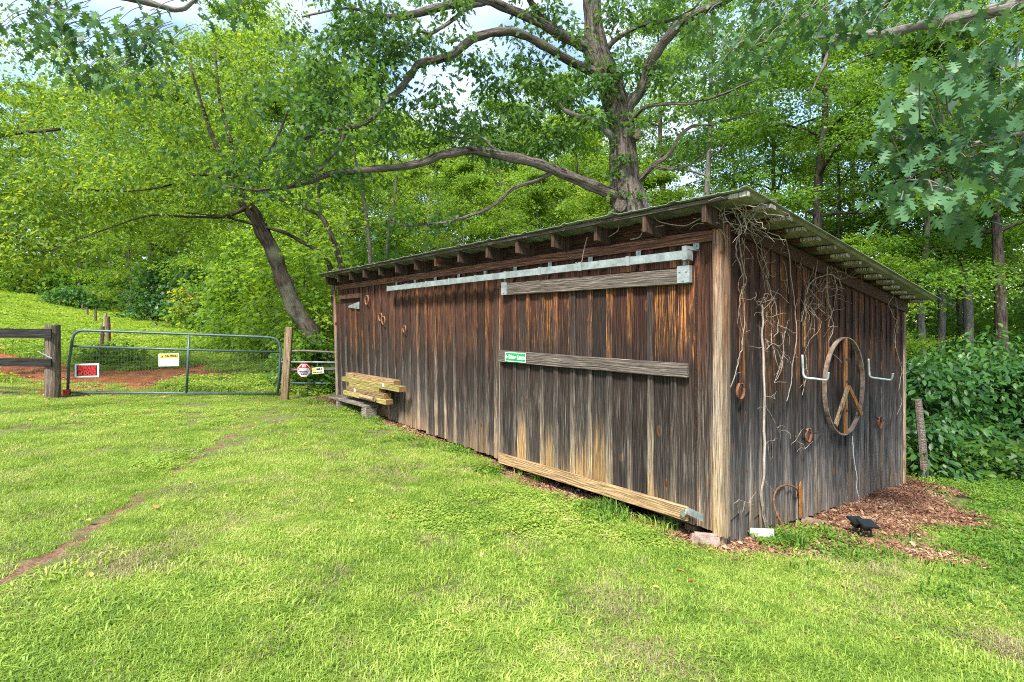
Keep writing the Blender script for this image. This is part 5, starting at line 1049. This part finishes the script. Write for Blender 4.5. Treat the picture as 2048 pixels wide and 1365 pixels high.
cs = np.concatenate([ellip(P(330, 330, 13.2), (3.0, 1.8, 1.9), 105), ellip(P(180, 400, 12.6), (2.2, 1.6, 1.6), 80), ellip(P(420, 150, 13.6), (2.5, 1.8, 1.9), 80), ellip(P(90, 250, 13.2), (2.2, 1.8, 1.8), 55), ellip(P(560, 210, 14.2), (1.7, 1.6, 1.9), 75), ellip(P(280, 200, 14.4), (2.4, 1.5, 1.7), 60), ellip(P(640, 120, 15), (1.6, 1.4, 1.5), 40), ellip(P(120, 110, 14.6), (2.4, 1.6, 1.3), 40), along(l1, .3, 22, (.5, .5, .3)), along(l2, .3, 26, (.5, .5, .35))]) - np.array(LT.location)
link('crown', crown_mesh('crown', OVAL, sprays(cs, .42, 56, .35, .55, .095, .6, .55)), L_YELL, LT, kind='stuff')
yt = Vector((-15.6, 12.6, h1(-15.6, 12.6))); YT = thing('yellowing_tree', 'tree with thin yellowing leaves leaning in from the hillside edge', 'tree', yt, 0); limb([(-340, 760, 12.6, .2), (-330, 560, 12.6, .18), (-250, 420, 12.6, .14), (-150, 330, 12.6, .1), (-30, 280, 12.7, .06), (120, 262, 12.8, .03)], YT, 'trunk', B_DARK); l1 = limb([(-300, 500, 12.6, .1), (-160, 480, 12.4, .07), (0, 470, 12.2, .04), (130, 500, 12.0, .02)], YT, mat=B_DARK)
cs = np.concatenate([ellip(P(-20, 470, 12.3), (2.3, 1.5, 1.1), 100), ellip(P(-120, 260, 12.8), (2.0, 1.6, 1.8), 60), ellip(P(40, 360, 12.4), (1.6, 1.4, 1.2), 55), along(l1, .3, 20, (.4, .4, .25))]) - np.array(YT.location)
link('crown', crown_mesh('crown', OVAL, sprays(cs, .42, 54, .35, .55, .095, .6, .5)), L_YELL, YT, kind='stuff')
def sapling(label, pl, bk=B_DARK, leaves=0, mat=L_LIGHT, subs=()):
    b = P(*pl[0][:3]); b.z = h1(b.x, b.y); o = thing('sapling', label, 'tree', b, 0); limb([(pl[0][0] + 3, pl[0][1] + 60, pl[0][2], pl[0][3] * 1.1)] + pl, o, 'trunk', bk, 7); ln = limb_pts(pl)
    for s in subs: limb(s, o, 'limb', bk, 6)
    if leaves: link('crown', crown_mesh('crown', MAPLE, sprays(along(ln, .35, leaves, (.5, .6, .4)) - np.array(o.location), .5, 34, .3, .3, .12, .9, .4)), mat, o, kind='stuff')
sapling('thin crooked tree behind the barn end bending left toward the leaning trunk', [(690, 600, 13.6, .085), (684, 543, 13.6, .08), (668, 492, 13.5, .07), (641, 435, 13.4, .06), (590, 410, 13.3, .05), (530, 388, 13.2, .04), (478, 372, 13.1, .03)], leaves=16, subs=[[(641, 435, 13.4, .045), (634, 361, 13.5, .035), (620, 280, 13.6, .026), (612, 190, 13.7, .014)]])
sapling('second thin trunk rising by the barn end and arching far left', [(668, 600, 14.4, .07), (661, 537, 14.3, .065), (641, 509, 14.1, .06), (600, 484, 13.9, .05), (560, 465, 13.7, .045), (500, 450, 13.5, .036), (440, 436, 13.3, .028), (370, 430, 13.1, .016)], leaves=10)
sapling('upright slim sapling behind the barn roof near its far end', [(742, 600, 16.5, .06), (740, 484, 16.5, .055), (727, 390, 16.5, .045), (715, 328, 16.4, .036), (698, 260, 16.3, .026), (690, 160, 16.2, .014)], B_GREY, 22, subs=[[(740, 484, 16.5, .03), (715, 440, 16.3, .025), (690, 455, 16.1, .02), (664, 450, 16, .01)]])
sapling('slim sapling leaning right behind the barn roof', [(765, 620, 17.5, .055), (775, 480, 17.5, .05), (788, 400, 17.5, .04), (795, 320, 17.4, .03), (790, 220, 17.3, .016)], B_GREY, 20)

# ------------------------------------------------------------------ overhanging oaks with large leaves
def leaf_boughs(o, parts_n, cen, spread, n_each, size, mat, tw_from):
    """twigs with whorls of big leaves: the first ones as leaf objects on limbs, the rest joined"""
    proto = None; pos, ax, no, sz = [], [], [], []; org = np.array(o.location); mb = MB()
    for c in cen:
        base = np.array(tw_from(c)); mb.tube(smooth_line([(*(base - org), .006), (*((base + c) / 2 - org + (0, 0, .04)), .005), (*(c - org), .003)], 3), 4, False)
        az0 = rng.random() * 6.28
        for k in range(n_each):
            a = az0 + k * 2.4 + rng.normal() * .3; d = np.array([math.cos(a), math.sin(a), -.1 - 1.0 * rng.random()])
            pos.append(c + rng.normal(size=3) * spread); ax.append(d); no.append(np.array([0, 0, 1.0]) + rng.normal(size=3) * .38); sz.append(size * (.5 + .8 * rng.random()))
    mb.build('twigs', B_GREY, o, kind='stuff')
    pos, ax, no, sz = map(np.array, (pos, ax, no, sz)); ax = nrm(ax); sd = nrm(np.cross(no, ax)); no = np.cross(ax, sd)
    lm = mesh_np('leaf', OAK[0], OAK[1]); lm.materials.append(mat); order = np.argsort(pos[:, 1]); first = order[:parts_n]; rest = order[parts_n:]
    for i in first:
        l = bpy.data.objects.new('leaf', lm); COL.objects.link(l); l.parent = o
        R3 = Matrix((ax[i], sd[i], no[i])).transposed(); l.location = pos[i] - org; l.rotation_euler = R3.to_euler(); l.scale = (sz[i],) * 3
    if len(rest):
        V, Fc = leafcloud(OAK if size > .17 else OAKS, pos[rest] - org, ax[rest], no[rest], sz[rest]); link('leaves', mesh_np('leaves', V, Fc), mat, o, kind='stuff')
ot = Vector((8.2, 4.6, h1(8.2, 4.6))); OT = thing('white_oak', 'oak boughs with large lobed blue-green leaves hanging in beside the barn', 'tree', ot, 0)
limb([(3000, 1000, 4.6, .3), (2990, 600, 4.6, .28), (2900, 200, 4.7, .24), (2700, -100, 4.9, .2), (2450, -150, 5.3, .16)], OT, 'trunk', B_GREY, 12)
lr = limb([(2450, -150, 5.3, .13), (2250, -60, 6.0, .11), (2060, 5, 6.8, .095), (1960, 26, 7.0, .09), (1897, 38, 7.1, .08), (1840, 48, 7.2, .07), (1770, 62, 7.3, .065), (1712, 66, 7.4, .06), (1690, 70, 7.4, .05)], OT, mat=B_GREY); lq = limb([(2900, 250, 4.7, .10), (2500, 230, 4.7, .06), (2250, 250, 4.6, .04), (2048, 270, 4.5, .025), (1900, 300, 4.5, .014), (1800, 370, 4.5, .008)], OT, mat=B_GREY)
ls = limb([(1690, 70, 7.4, .045), (1660, 95, 7.4, .03), (1648, 135, 7.4, .024), (1630, 170, 7.4, .014), (1622, 190, 7.4, .008)], OT, mat=B_GREY); lt_ = limb([(1740, 64, 7.4, .03), (1620, 80, 7.3, .022), (1560, 76, 7.2, .018), (1520, 92, 7.1, .012), (1480, 110, 7, .006)], OT, mat=B_GREY); l9 = limb([(1750, 40, 7.4, .04), (1775, 0, 7.3, .035), (1800, -40, 7.2, .03)], OT, mat=B_DARK)
def cl(px, py, Y, sx, sy, n): return [np.array(P(px + rng.normal() * sx, py + rng.normal() * sy, Y + rng.normal() * .35)) for _ in range(n)]
cen = cl(1960, 130, 4.4, 60, 35, 8) + cl(1930, 200, 4.3, 75, 35, 11) + cl(1985, 260, 4.4, 50, 30, 7) + cl(1860, 205, 4.4, 30, 20, 4) + cl(1900, 300, 4.7, 70, 30, 8) + cl(2000, 330, 4.6, 35, 30, 5) + cl(1880, 375, 4.5, 50, 22, 7) + cl(1785, 395, 4.6, 28, 16, 5) + cl(1795, 262, 4.8, 22, 14, 3) + cl(2090, 230, 4.3, 45, 90, 10) + cl(1930, 420, 4.7, 45, 15, 4)
def near_lq(c): q = lq[np.argmin(np.linalg.norm(lq[:, :3] - c, axis=1)), :3] - c; return c + q / max(1, np.linalg.norm(q) / .35) + (.06, 0, .04)
leaf_boughs(OT, 300, cen, .09, 9, .165, L_OAKD, near_lq)
cen = cl(1640, 35, 6.6, 80, 28, 22) + cl(1500, 85, 6.8, 45, 30, 14) + cl(1455, 120, 6.9, 35, 20, 8) + cl(1780, 15, 6.6, 70, 25, 16) + cl(1930, 25, 6.5, 60, 30, 12) + cl(1560, 20, 6.6, 60, 25, 12) + cl(1900, 90, 6.6, 40, 25, 6)
L_OAKT = leaf('shaded_oak_leaf', [(0, (.018, .052, .020)), (.5, (.038, .100, .032)), (.9, (.075, .165, .045)), (1, (.13, .24, .05))], .3, (.20, .36, .05), .5, .3)  # darker copy of the oak leaf; backlit shade is put into its colour
O2 = thing('white_oak', 'high oak bough with dark lobed leaves along the top of the view', 'tree', Vector((9.5, 7.2, h1(9.5, 7.2))), 0); limb([(2480, 760, 7.2, .2), (2470, 300, 7.2, .17), (2380, 0, 7.1, .13), (2150, -90, 7.0, .09), (1900, -70, 6.8, .06), (1700, -40, 6.7, .03)], O2, 'trunk', B_GREY, 10)
def near_top(c): return np.array((c[0] + .25, c[1] + .1, c[2] + .25))
leaf_boughs(O2, 0, cen, .10, 8, .145, L_OAKT, near_top)
O3 = thing('white_oak', 'dark oak bough hanging from above over the yellowing tree', 'tree', Vector((-9.6, 5.6, h1(-9.6, 5.6))), 0); limb([(-860, 900, 5.6, .25), (-850, 300, 5.6, .22), (-600, -60, 6.2, .16), (-250, -80, 6.9, .1), (60, -30, 7.4, .06), (260, 4, 7.6, .045), (340, 24, 7.7, .035), (375, 28, 7.7, .028), (412, 0, 7.7, .02)], O3, 'trunk', B_GREY, 10)
cen = cl(60, 35, 7.3, 55, 25, 14) + cl(45, 70, 7.3, 30, 20, 6) + cl(150, 60, 7.4, 45, 30, 14) + cl(200, 110, 7.5, 50, 30, 14) + cl(280, 130, 7.5, 35, 40, 10) + cl(170, 150, 7.4, 30, 15, 6) + cl(440, 4, 7.7, 40, 14, 8) + cl(300, 60, 7.6, 40, 25, 10) + cl(290, 190, 7.5, 15, 15, 3)
leaf_boughs(O3, 0, cen, .10, 8, .15, L_OAKT, near_top)
# ------------------------------------------------------------------ turf and ground cover (instanced as geometry of one object each)
def scatter(name, label, protos, pts, rz, sc, idx, kind='stuff', tilt=None):
    n = len(pts); m = bpy.data.meshes.new(name); m.vertices.add(n); m.vertices.foreach_set('co', np.asarray(pts, np.float32).ravel())
    rot = np.zeros((n, 3), np.float32); rot[:, 2] = rz
    if tilt is not None: rot[:, :2] = tilt
    for nm, ty, val in (('rot', 'FLOAT_VECTOR', rot), ('scl', 'FLOAT', np.asarray(sc, np.float32)), ('pick', 'INT', np.asarray(idx, np.int32))):
        a = m.attributes.new(nm, ty, 'POINT'); a.data.foreach_set('vector' if ty == 'FLOAT_VECTOR' else 'value', val.ravel())
    m.update(); o = link(name, m, None, kind=kind); o['label'] = label
    g = bpy.data.node_groups.new(name, 'GeometryNodeTree'); g.interface.new_socket('Geometry', in_out='INPUT', socket_type='NodeSocketGeometry'); g.interface.new_socket('Geometry', in_out='OUTPUT', socket_type='NodeSocketGeometry')
    N = g.nodes.new; L = g.links.new; gi = N('NodeGroupInput'); go = N('NodeGroupOutput'); ip = N('GeometryNodeInstanceOnPoints'); jn = N('GeometryNodeJoinGeometry'); sm = N('GeometryNodeJoinGeometry')
    for pm, mt in protos:
        if not len(pm.materials): pm.materials.append(mt)
        po = bpy.data.objects.new(pm.name, pm); oi = N('GeometryNodeObjectInfo'); oi.inputs['Object'].default_value = po; oi.transform_space = 'ORIGINAL'
        ti = N('GeometryNodeGeometryToInstance'); L(oi.outputs['Geometry'], ti.inputs[0]); L(ti.outputs[0], jn.inputs[0])
    def att(nm, ty): a = N('GeometryNodeInputNamedAttribute'); a.data_type = ty; a.inputs['Name'].default_value = nm; return a.outputs['Attribute']
    er = N('FunctionNodeEulerToRotation'); L(att('rot', 'FLOAT_VECTOR'), er.inputs[0]); L(er.outputs[0], ip.inputs['Rotation']); L(att('scl', 'FLOAT'), ip.inputs['Scale']); L(att('pick', 'INT'), ip.inputs['Instance Index'])
    ip.inputs['Pick Instance'].default_value = True; L(gi.outputs[0], ip.inputs['Points']); L(jn.outputs[0], ip.inputs['Instance']); L(ip.outputs[0], go.inputs[0])
    md = o.modifiers.new('scatter', 'NODES'); md.node_group = g; return o

def blades(name, n, R, h, w_, bend=.5):
    a = rng.random(n) * 6.283; r = np.sqrt(rng.random(n)) * R; b = np.stack([r * np.cos(a), r * np.sin(a), np.zeros(n) - .006], 1)
    az = rng.random(n) * 6.283; d = np.stack([np.cos(az), np.sin(az), 0 * az], 1); sd = np.stack([-np.sin(az), np.cos(az), 0 * az], 1)
    H = h * (.45 + .8 * rng.random(n)); W = w_ * (.6 + .8 * rng.random(n)); ln = bend * (.3 + 1.1 * rng.random(n)); z = np.array([0, 0, 1.0])
    mid = b + z * (H * .6)[:, None] + d * (H * ln * .3)[:, None]; tip = b + z * (H * (1 - .35 * ln))[:, None] + d * (H * ln)[:, None]
    V = np.stack([b - sd * W[:, None] * .5, b + sd * W[:, None] * .5, mid - sd * W[:, None] * .45, mid + sd * W[:, None] * .45, tip], 1).reshape(-1, 3)
    k = (np.arange(n) * 5)[:, None, None]; Fc = (np.array([(0, 1, 3), (0, 3, 2), (2, 3, 4)])[None] + k).reshape(-1, 3); return mesh_np(name, V, Fc)
ROUND = (np.array([(0, 0, 0), (.3, .38, .02), (.75, .36, .03), (1, 0, 0), (.75, -.36, .03), (.3, -.38, .02)], float), np.array([(0, 2, 1), (0, 3, 2), (0, 4, 3), (0, 5, 4)]))
def cover(name, n, R, h, size, tm=ROUND, jit=.3):
    a = rng.random(n) * 6.283; r = np.sqrt(rng.random(n)) * R; pos = np.stack([r * np.cos(a), r * np.sin(a), h * (.2 + .8 * rng.random(n))], 1)
    V, Fc = leafcloud(tm, pos, rng.normal(size=(n, 3)) * (1, 1, .25), rng.normal(size=(n, 3)) * jit + (0, 0, 1), size * (.6 + .7 * rng.random(n))); return mesh_np(name, V, Fc)
def grassmat(name, stops, trans=.35, tcol=(.34, .46, .03), f1=.55, f2=4.0):
    m, nt, b, out = new_mat(name); geo = nd(nt, 'ShaderNodeNewGeometry'); oi = nd(nt, 'ShaderNodeObjectInfo'); p = geo.outputs['Position']
    n1 = noise(nt, p, f1, 3); n2 = noise(nt, p, f2, 3)
    f = M(nt, 'ADD', M(nt, 'MULTIPLY', geo.outputs['Random Per Island'], .5), M(nt, 'ADD', M(nt, 'MULTIPLY_ADD', n1, .9, -.45), M(nt, 'MULTIPLY_ADD', n2, .9, -.20))); f = M(nt, 'ADD', f, M(nt, 'MULTIPLY_ADD', oi.outputs['Random'], .2, -.1))
    c = ramp(nt, f, stops); nt.links.new(c, b.inputs['Base Color']); b.inputs['Roughness'].default_value = .5; b.inputs['Specular IOR Level'].default_value = .3
    tr = nd(nt, 'ShaderNodeBsdfTranslucent', {'Color': mix(nt, .5, mix(nt, 1.0, c, (1.8, 1.8, 1.0), 'MULTIPLY'), tcol)}); ms = nd(nt, 'ShaderNodeMixShader', {0: trans, 1: b.outputs[0], 2: tr.outputs[0]}); nt.links.new(ms.outputs[0], out.inputs['Surface']); return m
G_LAWN = grassmat('lawn_grass', [(0, (.085, .165, .026)), (.28, (.180, .295, .040)), (.56, (.305, .42, .066)), (.80, (.44, .49, .12)), (1, (.54, .47, .26))], .38)
G_DRY = grassmat('dry_grass', [(0, (.20, .17, .08)), (.5, (.30, .25, .13)), (1, (.42, .36, .22))], .25, (.4, .34, .15))
G_MEAD = grassmat('meadow_grass', [(0, (.09, .175, .022)), (.35, (.19, .305, .034)), (.7, (.30, .41, .05)), (1, (.46, .47, .11))], .4, f1=.25, f2=1.2)
G_COV = grassmat('ground_cover_leaf', [(0, (.040, .105, .014)), (.4, (.095, .20, .022)), (.75, (.18, .29, .035)), (1, (.30, .36, .06))], .3, (.22, .40, .03))
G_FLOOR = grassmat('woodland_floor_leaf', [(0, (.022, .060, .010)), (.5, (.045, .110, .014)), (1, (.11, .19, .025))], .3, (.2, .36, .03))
LITTER = plain('leaf_litter', (.24, .135, .075), .9, 0, .5, 30, .2, (.10, .055, .032))

def area(n, y0, y1, xl, xr, p=1.0):
    """random points in the view wedge between depths y0..y1, denser toward the camera by power p"""
    u = rng.random(n); y = y0 + (y1 - y0) * u ** p; k = xl + (xr - xl) * rng.random(n); return k * (y + 1.2), y
# lawn
x1, y1 = area(9800, 1.5, 6.5, -1.02, .9, .85); x2, y2 = area(5200, 5.5, 12.6, -1.0, .5, .75); x, y = np.concatenate([x1, x2]), np.concatenate([y1, y2])
s, t, inn = inbarn(x, y, .02); dd = dirt(x, y); rd = segdist(x, y, RUT) + (_vn(x, y, 3.3, 71) - .5) * .12; pr = (1 - dd) * (1 - .65 * (_vn(x, y, 2.6, 81) > .72)) * (rd > .055 + .10 * (_vn(x, y, 2.0, 72) - .5) - .012 * np.maximum(0, y - 6)); right = np.clip((x - .70 * y - .1) / .8, 0, 1)
keep = (~inn) & (rng.random(len(x)) < pr ** 1.6 * (1 - .15 * right)) & ~((t > 0) & (s < LEN) & (s > 0))
x, y = x[keep], y[keep]; n = len(x); pk = rng.integers(0, 4, n); pk[(rng.random(n) < .20 * (_vn(x, y, 1.2, 52) > .45)) & (y < 5.0)] = 4; pk[rng.random(n) < np.where(_vn(x, y, 1.6, 50) > np.where(y < 3.6, .58, .72), .45, .05)] = 5; cz = _vn(x, y, .8, 51); pk[(cz > .62) & (rng.random(n) < .6) & (y > 4.5)] = 6
PB = [(blades('tuft', 340, .17, .036, .0036, 1.1), G_LAWN), (blades('tuft', 340, .17, .032, .0034, 1.3), G_LAWN), (blades('tuft', 300, .18, .042, .0040, 1.0), G_LAWN), (blades('tuft', 340, .17, .030, .0038, 1.3), G_LAWN), (blades('tuft', 60, .14, .050, .0075, 1.4), G_LAWN), (blades('tuft', 160, .14, .038, .003, 1.2), G_DRY), (cover('tuft', 130, .17, .036, .017), G_LAWN)]
PB = PB[::-1]; pkr = len(PB) - 1 - pk
scatter('lawn_grass', 'mown lawn grass between the camera, gate and barn', PB, np.stack([x, y, gh(x, y)], 1), rng.random(n) * 6.283, (.75 + .55 * rng.random(n)) * np.where(rd[keep] < .22, .6, 1), pk)
# meadow beyond the gate
x, y = area(9000, 12.4, 42, -1.0, -.2, 1.3); cl_ = clay(x, y); fo = forest(x, y); keep = (rng.random(len(x)) < (1 - cl_) ** 1.5 * (1 - fo)) & (x < -3.6 - .0 * y); x, y = x[keep], y[keep]; n = len(x); pk = rng.choice(3, n, p=[.46, .46, .08])
PM = [(blades('tuft', 110, .32, .14, .014, .6), G_MEAD), (blades('tuft', 110, .34, .11, .013, .8), G_MEAD), (cover('tuft', 80, .32, .16, .075, OVAL, .5), G_MEAD)]
scatter('meadow_grass', 'rough bright grass on the hillside beyond the gate', PM, np.stack([x, y, gh(x, y)], 1), rng.random(n) * 6.283, (.55 + .45 * rng.random(n)) * (1 + .03 * (y - 12)), pk)
# ground cover on the right and along walls
x, y = area(5200, 3.6, 10.5, .55, 1.05, .9); dd = dirt(x, y); s, t, inn = inbarn(x, y, .05); keep = (~inn) & (rng.random(len(x)) < (1 - .93 * dd)) & (x > .66 * y - .1) & (rng.random(len(x)) < np.clip((x - .74 * y + .2) / 1.0, .05, 1) * np.where(_vn(x, y, 1.4, 63) > .5, .6, .2) * np.where(y < 6.2, .55, 1)); x, y = x[keep], y[keep]
ex, ey = [], []
for _ in range(130):        # scattered weeds at the wall feet
    if rng.random() < .55: q = bw(3.3 + rng.random() * 5.2, -.05 - rng.random() * .5, 0)
    elif rng.random() < .5: q = bw(.5 + rng.random() * 2.6, -.28 - rng.random() * .3, 0)
    else: q = bw(-.1 - rng.random() * .9, rng.random() * 1.3, 0)
    if _vn(np.array([q.x]), np.array([q.y]), 3.0, 61)[0] > .52: ex.append(q.x); ey.append(q.y)
qx = [gpix(1585 + rng.normal() * 28, 1082 + rng.normal() * 8) for _ in range(26)]; ex += [q[0] for q in qx]; ey += [q[1] for q in qx]
x = np.concatenate([x, ex]); y = np.concatenate([y, ey]); n = len(x); pk = rng.integers(0, 3, n)
PC = [(cover('weeds', 120, .17, .055, .025), G_COV), (cover('weeds', 90, .18, .075, .031, OVAL, .5), G_COV), (blades('weeds', 60, .15, .10, .009, .7), G_COV)]
scatter('ground_cover', 'low leafy weeds spreading beside the barn', PC, np.stack([x, y, gh(x, y)], 1), rng.random(n) * 6.283, .7 + .5 * rng.random(n), pk)
# woodland floor
x1, y1 = area(4200, 8.5, 26, .15, 1.05, 1.0); x2, y2 = area(2600, 12.3, 22, -.48, .1, 1.0); x3, y3 = area(1500, 28, 50, -1, -.1, 1); x, y = np.concatenate([x1, x2, x3]), np.concatenate([y1, y2, y3]); fo = forest(x, y); s, t, inn = inbarn(x, y, .1); behind = (x > -4.2) & (y > 12.4) & (x < -1)
keep = (~inn) & (rng.random(len(x)) < np.maximum(fo * .85, behind * .9)); x, y = x[keep], y[keep]; n = len(x); pk = rng.integers(0, 2, n)
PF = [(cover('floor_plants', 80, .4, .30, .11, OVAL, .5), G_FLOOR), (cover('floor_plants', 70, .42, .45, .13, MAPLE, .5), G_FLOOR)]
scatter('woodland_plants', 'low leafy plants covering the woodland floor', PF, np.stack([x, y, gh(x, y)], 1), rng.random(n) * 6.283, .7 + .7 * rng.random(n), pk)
# leaf litter and wood chips
x1, y1 = area(9000, 3.6, 9.5, .2, .95, .9); x2, y2 = area(9000, 5.5, 12.5, -.45, .2, .8); x3, y3 = area(900, 11.5, 17, -.95, -.45, 1); x, y = np.concatenate([x1, x2, x3]), np.concatenate([y1, y2, y3]); dd = np.maximum(dirt(x, y) * (segdist(x, y, RUT) > .4), clay(x, y) * .6); s, t, inn = inbarn(x, y, -.03)
keep = (~inn) & (rng.random(len(x)) < dd * np.where(t < 0, .55, .9) - .15); x, y = x[keep], y[keep]; n = len(x); pk = rng.integers(0, 2, n)
CH = (np.array([(0, 0, 0), (.5, .14, .08), (1, 0, .02), (.5, -.14, .08)], float), np.array([(0, 2, 1), (0, 3, 2)]))
LIT2 = leaf('dead_leaf', [(0, (.09, .045, .03)), (.35, (.20, .10, .062)), (.65, (.33, .19, .115)), (.9, (.46, .31, .20)), (1, (.56, .43, .29))], .1, (.3, .15, .06), .8, .1, 3.0)
PL = [(cover('litter', 80, .16, .020, .036, OVAL, .55), LIT2), (cover('litter', 110, .16, .016, .032, CH, .5), LIT2)]
scatter('leaf_litter', 'brown dead leaves and wood chips along the barn foot', PL, np.stack([x, y, gh(x, y) + .004], 1), rng.random(n) * 6.283, .7 + .6 * rng.random(n), pk)
# single fallen leaves on the lawn and drive
nf = 330; x1, y1 = area(230, 7, 14.5, -.95, -.1, .8); x2, y2 = area(34, 3.0, 8, -.9, .6, 1); x, y = np.concatenate([x1, x2]), np.concatenate([y1, y2]); _, _, inn = inbarn(x, y, .1); x, y = x[~inn], y[~inn]; n = len(x)
V, Fc = leafcloud(OVAL, np.stack([x, y, gh(x, y) + .045], 1), rng.normal(size=(n, 3)) * (1, 1, .2), rng.normal(size=(n, 3)) * .35 + (0, 0, 1), .05 + .04 * rng.random(n)); o = link('fallen_leaves', mesh_np('fallen_leaves', V, Fc), leaf('fallen_leaf', [(0, (.22, .09, .03)), (.4, (.42, .24, .07)), (1, (.60, .48, .10))], .2, (.5, .4, .1)), kind='stuff'); o['label'] = 'yellow and brown fallen leaves scattered on the grass'
# taller grass under the door edge
tx, ty = [], []
for px, py in ((1222, 1028), (1240, 1034), (1262, 1040), (1290, 1046), (1325, 1056), (1340, 1062), (1200, 1022), (1050, 950), (1075, 960), (1570, 1090), (1595, 1095)):
    for _ in range(2): q = gpix(px + rng.normal() * 6, py + 4); tx.append(q[0]); ty.append(q[1])
tx, ty = np.array(tx), np.array(ty); n = len(tx)
scatter('tall_grass', 'taller grass tufts growing under the door and by the plaque', [(blades('tall_tuft', 40, .07, .17, .007, .6), G_COV), (blades('tall_tuft', 34, .08, .13, .007, .8), G_LAWN)], np.stack([tx, ty, gh(tx, ty)], 1), rng.random(n) * 6.283, .7 + .5 * rng.random(n), rng.integers(0, 2, n))
